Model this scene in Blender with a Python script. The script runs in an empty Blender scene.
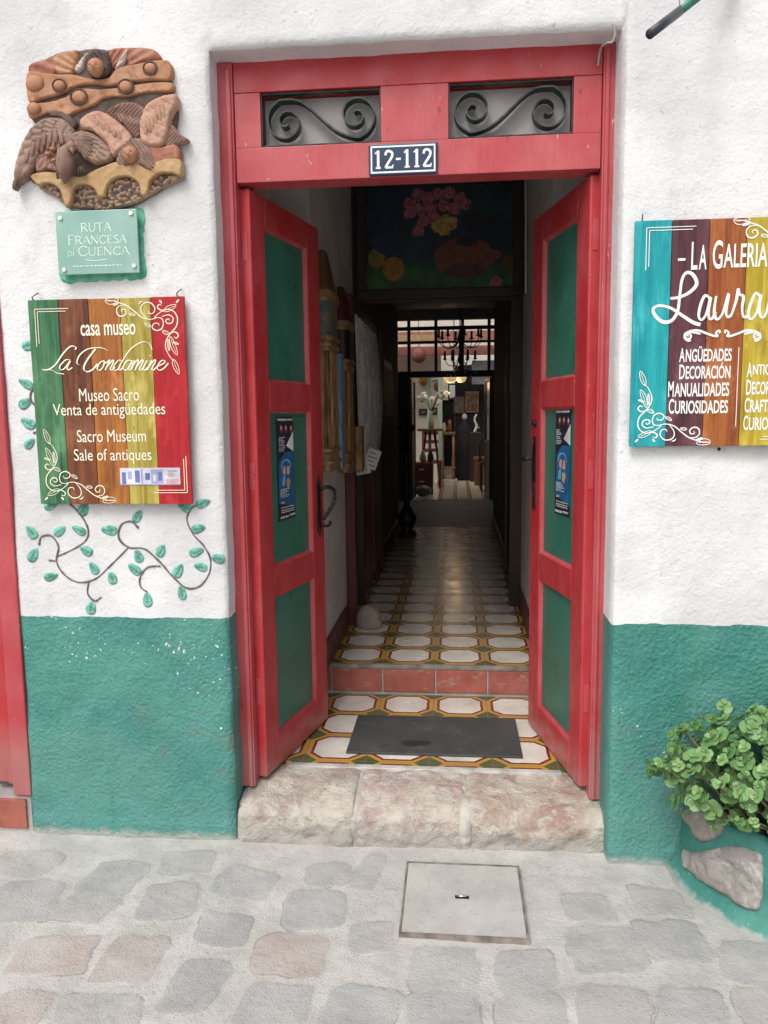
import bpy, bmesh, math, random
import numpy as np
from mathutils import Vector, Matrix, noise as mnoise
random.seed(7)
rng = np.random.default_rng(7)
PI = math.pi
SC = bpy.context.scene
COL = SC.collection

# ------------------------------------------------------------------ camera model
F = 775.0
def nrm(v):
    v = np.array(v, float); return v/np.linalg.norm(v)
_Y = nrm((72, 94, -F)); _Z = nrm((-76, 6478, 775)); _Z = nrm(_Z-_Y*(_Z@_Y)); _X = np.cross(_Y, _Z)
RW = np.array([_X, _Y, _Z])
CAM = np.array([0, -2.59, 1.5])
def ray(u, v): return RW @ np.array([(u-384)/F, -(v-512)/F, -1.0])
def onY(u, v, y):
    d = ray(u, v); t = (y-CAM[1])/d[1]; p = CAM+t*d; return (float(p[0]), float(p[2]))
def onZ(u, v, z):
    d = ray(u, v); t = (z-CAM[2])/d[2]; p = CAM+t*d; return (float(p[0]), float(p[1]))

# ------------------------------------------------------------------ objects
def thing(name, label, cat, loc=(0, 0, 0), rz=0.0, group=None):
    o = bpy.data.objects.new(name, None); COL.objects.link(o)
    o.empty_display_size = .05
    o.location = loc; o.rotation_euler = (0, 0, rz)
    o['label'] = label; o['category'] = cat
    if group: o['group'] = group
    return o
def tag(o, label, cat, group=None):
    o['label'] = label; o['category'] = cat
    if group: o['group'] = group
    return o
def kind(o, k='structure'):
    o['kind'] = k; return o
def wloc(o):
    p = Vector((0, 0, 0))
    while o is not None:
        p = p + Vector(o.location); o = o.parent
    return p
class MB:
    """collects shapes in world coordinates (or local ones with build(local=True))"""
    def __init__(s): s.v = []; s.f = []; s.sm = []; s.mi = []
    def add(s, vs, fs, smooth=False, mi=0):
        k = len(s.v); s.v += [tuple(map(float, p)) for p in vs]
        for f in fs:
            s.f.append(tuple(int(i)+k for i in f)); s.sm.append(smooth); s.mi.append(mi)
        return s
    def box(s, x0, x1, y0, y1, z0, z1, bev=0.0, mi=0):
        bm = bmesh.new(); bmesh.ops.create_cube(bm, size=1)
        for v in bm.verts:
            v.co = Vector(((x0+x1)/2+v.co.x*(x1-x0), (y0+y1)/2+v.co.y*(y1-y0), (z0+z1)/2+v.co.z*(z1-z0)))
        if bev > 0:
            bmesh.ops.bevel(bm, geom=list(bm.edges), offset=bev, segments=2, affect='EDGES', profile=.5)
        s.bm(bm, mi=mi); return s
    def bm(s, bm, smooth=False, mi=0):
        bm.verts.index_update()
        s.add([v.co[:] for v in bm.verts], [[v.index for v in f.verts] for f in bm.faces], smooth, mi); bm.free(); return s
    def tube(s, pts, r, n=8, caps=True, mi=0):
        pts = [Vector(p) for p in pts]; m = len(pts)
        rr = r if callable(r) else (lambda t: r)
        up = None; vs = []; fs = []
        for i, p in enumerate(pts):
            t = (pts[min(i+1, m-1)]-pts[max(i-1, 0)])
            if t.length < 1e-9: t = Vector((0, 0, 1))
            t.normalize()
            if up is None:
                up = t.orthogonal().normalized()
            else:
                up = (up-t*up.dot(t))
                up = up.normalized() if up.length > 1e-6 else t.orthogonal().normalized()
            b = t.cross(up); ra = rr(i/(m-1))
            for k in range(n):
                a = 2*PI*k/n; vs.append(p+up*math.cos(a)*ra+b*math.sin(a)*ra)
        for i in range(m-1):
            for k in range(n):
                fs.append((i*n+k, i*n+(k+1) % n, (i+1)*n+(k+1) % n, (i+1)*n+k))
        if caps:
            fs.append(tuple(range(n))[::-1]); fs.append(tuple((m-1)*n+k for k in range(n)))
        return s.add(vs, fs, True, mi)
    def lathe(s, c, prof, n=24, mi=0, sx=1, sy=1):
        vs = []; fs = []; m = len(prof)
        for (r, z) in prof:
            for k in range(n):
                a = 2*PI*k/n; vs.append((c[0]+r*math.cos(a)*sx, c[1]+r*math.sin(a)*sy, c[2]+z))
        for i in range(m-1):
            for k in range(n):
                fs.append((i*n+k, i*n+(k+1) % n, (i+1)*n+(k+1) % n, (i+1)*n+k))
        fs.append(tuple(range(n))[::-1]); fs.append(tuple((m-1)*n+k for k in range(n)))
        return s.add(vs, fs, True, mi)
    def blob(s, c, r, n=2, amp=0, fr=8, mi=0):
        bm = bmesh.new(); bmesh.ops.create_icosphere(bm, subdivisions=n, radius=1)
        for v in bm.verts:
            q = v.co.copy(); k = 1+amp*mnoise.noise(q*fr*.3+Vector(c)*7)
            v.co = Vector((c[0]+q.x*r[0]*k, c[1]+q.y*r[1]*k, c[2]+q.z*r[2]*k))
        return s.bm(bm, True, mi)
    def prism(s, poly, y0, y1, bev=0, mi=0):
        """polygon in (x,z), from front y0 back to y1"""
        n = len(poly); vs = [(p[0], y0, p[1]) for p in poly]+[(p[0], y1, p[1]) for p in poly]
        fs = [tuple(range(n)), tuple(range(2*n-1, n-1, -1))]+[(i, i+n, (i+1) % n+n, (i+1) % n) for i in range(n)]
        return s.add(vs, fs, False, mi)
    def build(s, name, mats, parent=None, local=False):
        me = bpy.data.meshes.new(name)
        off = np.array(wloc(parent)[:]) if (parent is not None and not local) else np.zeros(3)
        vs = (np.array(s.v)-off).tolist()
        me.from_pydata(vs, [], s.f)
        me.polygons.foreach_set('use_smooth', s.sm)
        if not isinstance(mats, (list, tuple)): mats = [mats]
        for m in mats: me.materials.append(m)
        me.polygons.foreach_set('material_index', s.mi)
        me.validate(); me.update()
        bm = bmesh.new(); bm.from_mesh(me); bmesh.ops.recalc_face_normals(bm, faces=list(bm.faces)); bm.to_mesh(me); bm.free()
        o = bpy.data.objects.new(name, me); COL.objects.link(o)
        if parent is not None: o.parent = parent
        return o
def copy_tree(o, parent=None):
    c = o.copy(); COL.objects.link(c)
    if parent is not None: c.parent = parent
    for ch in list(o.children): copy_tree(ch, c)
    return c

# ------------------------------------------------------------------ numpy noise
def vnoise(x, y, seed=0):
    x = np.asarray(x, float); y = np.asarray(y, float)
    xi = np.floor(x).astype(np.int64); yi = np.floor(y).astype(np.int64); xf = x-xi; yf = y-yi
    def h(a, b):
        n = (a*374761393+b*668265263+seed*974711) & 0x7fffffff
        n = ((n ^ (n >> 13))*1274126177) & 0x7fffffff
        return ((n ^ (n >> 16)) & 0xffff)/65535.0
    u = xf*xf*(3-2*xf); w = yf*yf*(3-2*yf)
    return (h(xi, yi)*(1-u)+h(xi+1, yi)*u)*(1-w)+(h(xi, yi+1)*(1-u)+h(xi+1, yi+1)*u)*w-.5
def fbm(x, y, seed=0, o=4):
    t = 0; a = 1
    for k in range(o):
        t = t+a*vnoise(np.asarray(x)*2**k+k*17.3, np.asarray(y)*2**k+k*9.1, seed+k); a *= .5
    return t
def cr(pts, per=8, closed=False):
    """Catmull-Rom smoothing"""
    P = [np.array(p, float) for p in pts]; n = len(P); out = []
    rngi = range(n if closed else n-1)
    for i in rngi:
        if closed: a, b, c, d = P[(i-1) % n], P[i], P[(i+1) % n], P[(i+2) % n]
        else: a, b, c, d = P[max(i-1, 0)], P[i], P[i+1], P[min(i+2, n-1)]
        for k in range(per):
            t = k/per
            out.append(.5*((2*b)+(-a+c)*t+(2*a-5*b+4*c-d)*t*t+(-a+3*b-3*c+d)*t**3))
    if not closed: out.append(P[-1])
    return [tuple(p) for p in out]
def poly_dist(poly, U, V):
    """inside mask, distance to outline, nearest point"""
    P = np.array(poly, float); n = len(P); ins = np.zeros(U.shape, bool); D = np.full(U.shape, 1e9)
    NU = U.copy(); NV = V.copy()
    for i in range(n):
        x0, y0 = P[i]; x1, y1 = P[(i+1) % n]
        dx, dy = x1-x0, y1-y0; L = dx*dx+dy*dy+1e-12
        t = np.clip(((U-x0)*dx+(V-y0)*dy)/L, 0, 1); px = x0+t*dx; py = y0+t*dy
        d = np.hypot(U-px, V-py); m = d < D
        D = np.where(m, d, D); NU = np.where(m, px, NU); NV = np.where(m, py, NV)
        c = ((y0 > V) != (y1 > V)); 
        with np.errstate(divide='ignore', invalid='ignore'):
            ins ^= c & (U < (x1-x0)*(V-y0)/(y1-y0+1e-30)+x0)
    return ins, D, NU, NV
def pad(mb, poly, res, hf, mapf, base=0.0, mi=0):
    """a solid with outline poly (u,v) whose top follows hf(u,v,d); mapf(u,v,h) gives world points"""
    P = np.array(poly, float); u0, v0 = P.min(0)-res; u1, v1 = P.max(0)+res
    nu = int((u1-u0)/res)+2; nv = int((v1-v0)/res)+2
    U, V = np.meshgrid(u0+np.arange(nu)*res, v0+np.arange(nv)*res, indexing='ij')
    ins, D, NU, NV = poly_dist(poly, U, V)
    cell = ins[:-1, :-1] & ins[1:, :-1] & ins[:-1, 1:] & ins[1:, 1:]
    use = np.zeros(U.shape, int)
    for a in (0, 1):
        for b in (0, 1):
            use[a:nu-1+a, b:nv-1+b] += cell
    bd = (use > 0) & (use < 4)
    U = np.where(bd, NU, U); V = np.where(bd, NV, V); D = np.where(bd, 0, D)
    H = hf(U, V, D)+0*U
    idx = -np.ones(U.shape, int); m = use > 0; k = int(m.sum())
    if k == 0: return mb
    idx[m] = np.arange(k)
    X, Y, Z = mapf(U[m], V[m], H[m]); top = np.stack([X+0*H[m], Y+0*H[m], Z+0*H[m]], 1)
    X, Y, Z = mapf(U[m], V[m], np.full(k, base)); bot = np.stack([X+0*H[m], Y+0*H[m], Z+0*H[m]], 1)
    ci, cj = np.nonzero(cell)
    q = np.stack([idx[ci, cj], idx[ci+1, cj], idx[ci+1, cj+1], idx[ci, cj+1]], 1)
    fs = q.tolist()
    e = {}
    for f in fs:
        for a in range(4):
            e[(f[a], f[(a+1) % 4])] = 1
    sk = [(b, a, a+k, b+k) for (a, b) in e if (b, a) not in e]
    mb.add(np.concatenate([top, bot]).tolist(), fs, True, mi)
    s0 = len(mb.v)-2*k
    for f in sk:
        mb.f.append(tuple(i+s0 for i in f)); mb.sm.append(False); mb.mi.append(mi)
    return mb
_ry = [0.0]
def ribbon(mb, pts, w, y, pen=None, mi=0, thick=.0005):
    """flat stroke in the (x,z) plane, its front at y; each stroke a hair further out than the last"""
    P = np.array(pts, float); n = len(P)
    T = np.gradient(P, axis=0); T /= (np.linalg.norm(T, axis=1)[:, None]+1e-9)
    N = np.stack([-T[:, 1], T[:, 0]], 1)
    ww = np.array([w(i/(n-1)) if callable(w) else w for i in range(n)])
    if pen is not None:
        ww = ww*(pen[0]+(1-pen[0])*np.abs(T@np.array(pen[1])))
    _ry[0] = (_ry[0]+.00004) % .0006
    yy = y-_ry[0]-np.linspace(0, .0003, n)
    A = P+N*ww[:, None]/2; B = P-N*ww[:, None]/2
    vs = [(A[i, 0], yy[i], A[i, 1]) for i in range(n)]+[(B[i, 0], yy[i], B[i, 1]) for i in range(n)]
    fs = [(i, i+1, n+i+1, n+i) for i in range(n-1)]
    return mb.add(vs, fs, False, mi)
def text(s, x0, x1, z0, z1, y, mat, parent, name='lettering', bold=0.0, shear=0.0):
    cu = bpy.data.curves.new('t', 'FONT'); cu.body = s; cu.size = 1; cu.offset = bold; cu.shear = shear; cu.resolution_u = 4
    o = bpy.data.objects.new('t', cu); COL.objects.link(o)
    bpy.context.view_layer.update()
    me = bpy.data.meshes.new_from_object(o.evaluated_get(bpy.context.evaluated_depsgraph_get()))
    v = np.array([p.co[:] for p in me.vertices]); lo = v.min(0); hi = v.max(0)
    fs = [tuple(p.vertices) for p in me.polygons]
    bpy.data.objects.remove(o); bpy.data.curves.remove(cu); bpy.data.meshes.remove(me)
    X = x0+(v[:, 0]-lo[0])/(hi[0]-lo[0])*(x1-x0); Z = z0+(v[:, 1]-lo[1])/(hi[1]-lo[1])*(z1-z0)
    mb = MB().add([(X[i], y, Z[i]) for i in range(len(X))], fs)
    if mat is None: return mb
    return mb.build(name, mat, parent)

# ------------------------------------------------------------------ materials
class NT:
    def __init__(s, name):
        s.m = bpy.data.materials.new(name); s.m.use_nodes = True; s.t = s.m.node_tree; s.n = s.t.nodes
        s.b = s.n['Principled BSDF']; s.tc = s.n.new('ShaderNodeTexCoord'); s.co = s.tc.outputs['Object']
    def link(s, a, b): s.t.links.new(a, b)
    def setin(s, sock, v):
        if hasattr(v, 'is_output'): s.link(v, sock)
        elif isinstance(v, tuple) and len(v) == 3 and sock.type == 'RGBA': sock.default_value = (*v, 1)
        else: sock.default_value = v
    def mapping(s, scale=(1, 1, 1), loc=(0, 0, 0), src=None):
        n = s.n.new('ShaderNodeMapping'); s.link(src or s.co, n.inputs['Vector']); n.inputs['Scale'].default_value = scale; n.inputs['Location'].default_value = loc
        return n.outputs[0]
    def noise(s, scale, detail=4, rough=.55, src=None, dist=0):
        n = s.n.new('ShaderNodeTexNoise'); s.link(src or s.co, n.inputs['Vector'])
        n.inputs['Scale'].default_value = scale; n.inputs['Detail'].default_value = detail; n.inputs['Roughness'].default_value = rough
        n.inputs['Distortion'].default_value = dist
        return n.outputs['Fac']
    def voro(s, scale, src=None, feature='F1', rnd=1):
        n = s.n.new('ShaderNodeTexVoronoi'); n.feature = feature; s.link(src or s.co, n.inputs['Vector']); n.inputs['Scale'].default_value = scale; n.inputs['Randomness'].default_value = rnd
        return n.outputs['Distance']
    def ramp(s, fac, a, b, va=0.0, vb=1.0):
        n = s.n.new('ShaderNodeMapRange'); n.interpolation_type = 'SMOOTHSTEP'; s.setin(n.inputs[0], fac)
        n.inputs[1].default_value = a; n.inputs[2].default_value = b; n.inputs[3].default_value = va; n.inputs[4].default_value = vb
        return n.outputs[0]
    def math(s, op, a, b=0.0, c=None):
        n = s.n.new('ShaderNodeMath'); n.operation = op; s.setin(n.inputs[0], a); s.setin(n.inputs[1], b)
        if c is not None: s.setin(n.inputs[2], c)
        return n.outputs[0]
    def mix(s, fac, a, b, mode='MIX'):
        n = s.n.new('ShaderNodeMix'); n.data_type = 'RGBA'; n.blend_type = mode
        s.setin(n.inputs[0], fac); s.setin(n.inputs[6], a); s.setin(n.inputs[7], b); return n.outputs[2]
    def xyz(s, src=None):
        n = s.n.new('ShaderNodeSeparateXYZ'); s.link(src or s.co, n.inputs[0]); return n.outputs
    def bump(s, h, strength=.3, dist=.01, prev=None):
        n = s.n.new('ShaderNodeBump'); s.setin(n.inputs['Height'], h); n.inputs['Strength'].default_value = strength; n.inputs['Distance'].default_value = dist
        if prev: s.link(prev, n.inputs['Normal'])
        return n.outputs[0]
    def attr(s, name):
        n = s.n.new('ShaderNodeAttribute'); n.attribute_name = name; return n
    def done(s, col, rough=.6, normal=None, metal=0, spec=None, **kw):
        s.setin(s.b.inputs['Base Color'], col); s.setin(s.b.inputs['Roughness'], rough); s.b.inputs['Metallic'].default_value = metal
        if normal is not None: s.link(normal, s.b.inputs['Normal'])
        if spec is not None: s.b.inputs['Specular IOR Level'].default_value = spec
        for k, v in kw.items(): s.setin(s.b.inputs[k.replace('_', ' ')], v)
        return s.m
def simple(name, c, rough=.6, var=.25, scale=12, bump=.15, metal=0, spec=None, stretch=(1, 1, 1)):
    n = NT(name); src = n.mapping(stretch); f = n.noise(scale, 5, src=src)
    d = tuple(x*(1-var) for x in c); l = tuple(min(1, x*(1+var)) for x in c)
    col = n.mix(n.ramp(f, .3, .7), d, l)
    nor = n.bump(n.noise(scale*4, 3, src=src), bump, .004) if bump else None
    return n.done(col, rough, nor, metal, spec)

def m_wall():
    n = NT('stucco'); p = n.xyz()
    white = n.mix(n.ramp(n.noise(2.2, 4), .35, .7), (.74, .74, .745), (.58, .58, .585))
    sp = n.ramp(n.noise(48, 4, .65), .62, .72)
    white = n.mix(n.math('MULTIPLY', sp, .7), white, (.36, .34, .33))
    sp2 = n.ramp(n.noise(150, 2), .68, .75)
    white = n.mix(n.math('MULTIPLY', sp2, .5), white, (.35, .33, .32))
    st = n.ramp(n.noise(5, 5, .65, src=n.mapping((1, 1, .35))), .58, .75)
    white = n.mix(n.math('MULTIPLY', st, .4), white, (.46, .45, .44))
    scr = n.ramp(n.noise(16, 5, .7, src=n.mapping((.5, 1, 2.2), (2, 3, 1))), .64, .74)
    white = n.mix(n.math('MULTIPLY', scr, .35), white, (.42, .41, .40))
    g = n.mix(n.ramp(n.noise(3.5, 5), .35, .68), (.046, .20, .17), (.080, .265, .226))
    g = n.mix(n.math('MULTIPLY', n.ramp(n.noise(60, 3), .5, .72), .3), g, (.10, .36, .30))
    low = n.ramp(p[2], .62, .12)
    g = n.mix(n.math('MULTIPLY', low, n.ramp(n.noise(6, 5), .4, .7, .15, .8)), g, (.105, .27, .25))
    g = n.mix(n.math('MULTIPLY', n.ramp(n.noise(2.3, 6, .65, src=n.mapping((1, 1, 1), (1.7, 0, 2.2))), .48, .66), .45), g, (.11, .27, .24))
    drp = n.ramp(n.noise(5, 5, .7, src=n.mapping((4, 4, .5), (0, 0, 3))), .56, .72); g = n.mix(n.math('MULTIPLY', drp, .35), g, (.030, .14, .12))
    brown = n.math('MULTIPLY', n.math('MULTIPLY', n.ramp(n.noise(9, 5, .65), .52, .68), n.math('MULTIPLY', n.ramp(p[2], .55, .42), n.ramp(p[2], .1, .3))), .5)
    g = n.mix(brown, g, (.16, .17, .12))
    # chips of the white coat showing
    chipz = n.math('MULTIPLY', n.ramp(n.noise(2.6, 2, src=n.mapping((1, 1, 1), (3.1, 0, .7))), .50, .62), n.ramp(p[2], .05, .7, .45, 1))
    chip = n.math('GREATER_THAN', n.math('MULTIPLY', n.noise(58, 4, .62), n.math('ADD', n.math('MULTIPLY', chipz, .24), .82)), .683)
    g = n.mix(chip, g, (.72, .74, .73))
    e = n.math('ADD', p[2], n.math('MULTIPLY', n.math('SUBTRACT', n.noise(14, 3), .5), .022))
    top = n.ramp(p[0], .3, .6, .812, .826)
    k = n.math('GREATER_THAN', e, top)
    col = n.mix(k, g, white)
    # pavement dust line
    dust = n.math('MULTIPLY', n.ramp(n.math('ADD', p[2], n.math('MULTIPLY', n.noise(22, 4), .05)), .055, .02), .75)
    col = n.mix(dust, col, (.42, .40, .37))
    h1 = n.noise(26, 6, .6); h2 = n.noise(95, 4, .6); h3 = n.noise(6, 3)
    hh = n.math('ADD', n.math('MULTIPLY', h1, .6), n.math('ADD', n.math('MULTIPLY', h2, .35), n.math('MULTIPLY', h3, .6)))
    peb = n.voro(88, n.mapping((1, 1, 1), (0, 0, 0)), 'SMOOTH_F1') ; hh = n.math('ADD', hh, n.math('MULTIPLY', n.math('MULTIPLY', peb, n.math('SUBTRACT', 1.0, k)), .34))
    nb = n.bump(n.math('MULTIPLY', hh, n.math('SUBTRACT', 1.0, n.math('MULTIPLY', k, .22))), .7, .015)
    nb = n.bump(n.math('MULTIPLY', chip, -1.0), .25, .003, nb)
    return n.done(col, n.mix(k, (.55, .55, .55), (.85, .85, .85)), nb, spec=.35)
def m_red(name='red_gloss_paint', c=(.42, .026, .032), pale=(.455, .062, .070)):
    n = NT(name); src = n.mapping((2, 2, 1.4))
    a = n.ramp(n.noise(3, 6, .65, src=src), .35, .7)
    col = n.mix(a, c, pale)
    col = n.mix(n.math('MULTIPLY', n.ramp(n.noise(2, 4), .45, .75), .5), col, (c[0]*.72, c[1]*.8, c[2]*.8))
    ch = n.math('GREATER_THAN', n.noise(52, 5, .7, src=n.mapping((1, 1, .35))), .678)
    col = n.mix(ch, col, (.50, .30, .27))
    dk = n.math('GREATER_THAN', n.noise(33, 3, .6, src=n.mapping((1.3, 1, .5), (5, 2, 1))), .70)
    col = n.mix(n.math('MULTIPLY', dk, .7), col, (.09, .03, .03))
    du_ = n.math('MULTIPLY', n.ramp(n.math('ADD', n.xyz()[2], n.math('MULTIPLY', n.noise(9, 5, .65), .22)), .42, .24), .45); col = n.mix(du_, col, (.33, .21, .19))
    gr_ = n.ramp(n.noise(4, 6, .7, src=n.mapping((2, 2, .7), (1, 6, 2))), .55, .8); col = n.mix(n.math('MULTIPLY', gr_, .35), col, (.16, .05, .05))
    nb = n.bump(n.noise(8, 5, .6, src=n.mapping((14, 14, 1))), .35, .004)
    nb = n.bump(ch, .3, -.002, nb)
    return n.done(col, n.ramp(n.noise(9, 4), .3, .7, .28, .5), nb, spec=.5)
def m_panel():
    n = NT('green_door_panel')
    col = n.mix(n.ramp(n.noise(3, 4), .3, .7), (.020, .122, .082), (.040, .168, .122))
    col = n.mix(n.math('MULTIPLY', n.ramp(n.noise(7, 6, .7, src=n.mapping((5, 5, .6))), .5, .8), .35), col, (.075, .17, .14))
    nb = n.bump(n.noise(6, 5, src=n.mapping((16, 16, 1))), .15, .004)
    return n.done(col, n.ramp(n.noise(6, 4), .3, .7, .26, .45), nb, spec=.5)
def m_plank(name, c, c2):
    n = NT(name); src = n.mapping((26, 26, 1.6)); w = n.noise(1.6, 6, .62, src=src, dist=.8)
    col = n.mix(n.ramp(w, .32, .68), c, c2)
    k = n.ramp(n.noise(5, 3, src=n.mapping((5, 5, 1.4), (2, 0, 1))), .55, .75)
    col = n.mix(n.math('MULTIPLY', k, .45), col, tuple(x*.42 for x in c))
    pt_ = n.ramp(n.noise(4, 5, .65, src=n.mapping((3, 3, 1.6), (7, 1, 4))), .5, .72); col = n.mix(n.math('MULTIPLY', pt_, .55), col, tuple(min(1, x*1.5+.05) for x in c2))
    kn = n.math('GREATER_THAN', n.noise(9, 3, src=n.mapping((2.2, 2.2, 1), (4, 0, 2))), .73); col = n.mix(n.math('MULTIPLY', kn, .5), col, tuple(x*.3 for x in c))
    g = n.ramp(n.noise(3, 4, .7, src=n.mapping((70, 70, 1.2))), .56, .70)
    col = n.mix(n.math('MULTIPLY', g, .55), col, tuple(x*.3 for x in c))
    return n.done(col, .42, n.bump(w, .12, .003), spec=.35)
def m_tile(offy, name='patterned_cement_tile', dull=0.0):
    """octagon tiles: white field, oxide line, ochre band, olive corners with oxide squares; 0.25 m"""
    n = NT(name); p = n.xyz()
    def fold(s, off):
        f = n.math('FRACT', n.math('ADD', n.math('DIVIDE', s, .25), off))
        return n.math('ABSOLUTE', n.math('SUBTRACT', f, .5))
    jit = n.math('MULTIPLY', n.math('SUBTRACT', n.noise(40, 2), .5), .006)
    ax = fold(n.math('ADD', p[0], jit), .5-.0175/.25+.0); ay = fold(n.math('ADD', p[1], jit), offy)
    oc = n.math('MAXIMUM', n.math('MAXIMUM', n.math('MULTIPLY', ax, 1.0), n.math('MULTIPLY', ay, .97)), n.math('MULTIPLY', n.math('ADD', ax, ay), .632))
    white = n.mix(n.ramp(n.noise(9, 5), .3, .75), (.70, .67, .61), (.56, .53, .47))
    col = n.mix(n.math('GREATER_THAN', oc, .378), white, (.19, .026, .022))
    col = n.mix(n.math('GREATER_THAN', oc, .425), col, (.47, .27, .055))
    dia = n.math('ADD', ax, ay)
    col = n.mix(n.math('GREATER_THAN', dia, .765), col, (.075, .10, .035))
    col = n.mix(n.math('GREATER_THAN', dia, .94), col, (.20, .05, .035))
    # keep the ochre links where two octagons meet
    grout = n.math('GREATER_THAN', n.math('MAXIMUM', ax, ay), .493)
    col = n.mix(n.math('MULTIPLY', grout, .75), col, (.17, .15, .12))
    dirt = n.ramp(n.noise(5, 6, .65), .45, .8)
    col = n.mix(n.math('MULTIPLY', dirt, .35+dull), col, (.22, .19, .15))
    nb = n.bump(grout, .2, -.002)
    return n.done(col, n.ramp(n.noise(7, 4), .3, .75, .16, .30), nb, spec=.28)
OFFY = .5-(1.213 % .25)/.25

M = {}
M['wall'] = m_wall()
M['red'] = m_red()
M['red2'] = m_red('red_paint_hazed', (.42, .048, .058), (.475, .095, .107))  # same red made paler and pinker: sky sheen and haze mixed into the paint
M['oldred'] = simple('dark_red_brown_paint', (.085, .016, .014), .45, .35, 6, .2, stretch=(5, 5, 1))
M['panel'] = m_panel()
M['tile'] = m_tile(OFFY); M['tile_landing'] = m_tile(.5-(.931 % .25)/.25, 'landing_cement_tile')
M['iron'] = simple('wrought_iron', (.022, .021, .022), .5, .4, 30, .3, metal=.6)
M['irongreen'] = simple('iron_with_green_paint_rests', (.035, .05, .042), .5, .5, 30, .3, metal=.3)
M['plaster_in'] = simple('interior_plaster', (.46, .435, .40), .8, .1, 5, .2)
M['plaster_dim'] = simple('corridor_plaster_shaded', (.16, .15, .14), .8, .15, 5, .2)  # darker copy of the interior plaster, the gloom further in put into its colour
M['white_room'] = simple('white_room_plaster', (.62, .57, .49), .8, .06, 4, .1)
M['blackwood'] = simple('black_wood', (.006, .005, .005), .85, .3, 5, .1)
M['darkwood'] = simple('dark_wood', (.022, .014, .011), .45, .4, 5, .2, stretch=(1, 1, .2))
M['midwood'] = simple('reddish_wood', (.13, .032, .022), .4, .35, 8, .2, stretch=(1, 1, .2))
M['brownwood'] = simple('brown_wood', (.15, .07, .03), .45, .35, 8, .2, stretch=(1, 1, .2))
M['gold'] = simple('worn_gilt_wood', (.24, .145, .06), .55, .5, 18, .5, stretch=(2, 2, .5))
M['blue'] = simple('worn_blue_paint', (.17, .27, .36), .6, .35, 14, .3, stretch=(2, 2, .5))
M['teal'] = simple('worn_teal_paint', (.085, .11, .10), .6, .75, 22, .3)
M['ink_white'] = simple('white_print', (.84, .83, .78), .5, .03, 20, 0)
M['ink_cream'] = simple('cream_print', (.84, .80, .62), .5, .03, 20, 0)
M['rubber'] = simple('rubber_mat', (.04, .04, .043), .8, .25, 9, .5)
M['cement'] = simple('grey_cement', (.36, .345, .32), .85, .22, 9, .6)
M['cement_dark'] = simple('dark_cement', (.12, .12, .125), .6, .25, 4, .3)
def m_brick():
    n = NT('worn_red_step_tile'); c = n.mix(n.ramp(n.noise(8, 5), .3, .7), (.27, .065, .045), (.36, .11, .08))
    c = n.mix(n.math('MULTIPLY', n.ramp(n.noise(11, 6, .7, src=n.mapping((1, 1, 1.6), (2, 1, 0))), .54, .68), .75), c, (.33, .29, .25))
    c = n.mix(n.math('MULTIPLY', n.ramp(n.noise(30, 4), .58, .72), .5), c, (.14, .06, .05))
    return n.done(c, .6, n.bump(n.noise(40, 5), .35, .004))
M['brick'] = m_brick()
M['cable'] = simple('grey_cable', (.30, .30, .29), .6, .1, 20, 0)
M['silver'] = simple('satin_steel', (.72, .72, .72), .3, .08, 30, 0, metal=1)
M['black'] = simple('black_print', (.02, .02, .028), .5, .2, 20, 0)
M['navy'] = simple('navy_enamel', (.012, .035, .085), .25, .2, 12, .05)
M['enamel'] = simple('white_enamel', (.80, .81, .82), .25, .05, 12, 0)
def m_pbr(name, c, rough=.6, **kw):
    return simple(name, c, rough, **kw)

# ------------------------------------------------------------------ world, sun, camera
w = bpy.data.worlds.new('World'); SC.world = w; w.use_nodes = True
wn = w.node_tree.nodes; bg = wn['Background']
sky = wn.new('ShaderNodeTexSky'); sky.sky_type = 'NISHITA'; sky.sun_disc = False
EL, AZ = math.radians(52), math.radians(203)
sky.sun_elevation = EL; sky.sun_rotation = AZ; sky.air_density = 1.2; sky.dust_density = 5.0; sky.ozone_density = 1.0
hs = wn.new('ShaderNodeHueSaturation'); hs.inputs['Saturation'].default_value = .30
w.node_tree.links.new(sky.outputs[0], hs.inputs['Color']); w.node_tree.links.new(hs.outputs[0], bg.inputs['Color'])
bg.inputs['Strength'].default_value = .13
sl = bpy.data.lights.new('sun', 'SUN'); sl.energy = 1.0; sl.angle = math.radians(25); sl.color = (1, .975, .94)
so = bpy.data.objects.new('sun', sl); COL.objects.link(so)
sd = Vector((math.sin(AZ)*math.cos(EL), math.cos(AZ)*math.cos(EL), math.sin(EL)))
so.rotation_euler = sd.to_track_quat('Z', 'Y').to_euler(); so.location = (-2, -6, 8)
cd = bpy.data.cameras.new('camera'); cam = bpy.data.objects.new('camera', cd); COL.objects.link(cam)
mw = Matrix.Identity(4)
for i in range(3):
    for j in range(3): mw[i][j] = RW[i][j]
    mw[i][3] = CAM[i]
cam.matrix_world = mw; cd.sensor_fit = 'VERTICAL'; cd.sensor_height = 36; cd.lens = F/1024*36; cd.clip_start = .05; cd.clip_end = 500
SC.camera = cam
SC.view_settings.view_transform = 'Standard'; SC.view_settings.look = 'None'; SC.view_settings.gamma = 1; SC.view_settings.exposure = 0.45
SC.render.resolution_x = 768; SC.render.resolution_y = 1024
SC.cycles.max_bounces = 10; SC.cycles.diffuse_bounces = 6; SC.cycles.sample_clamp_indirect = 6

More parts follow.
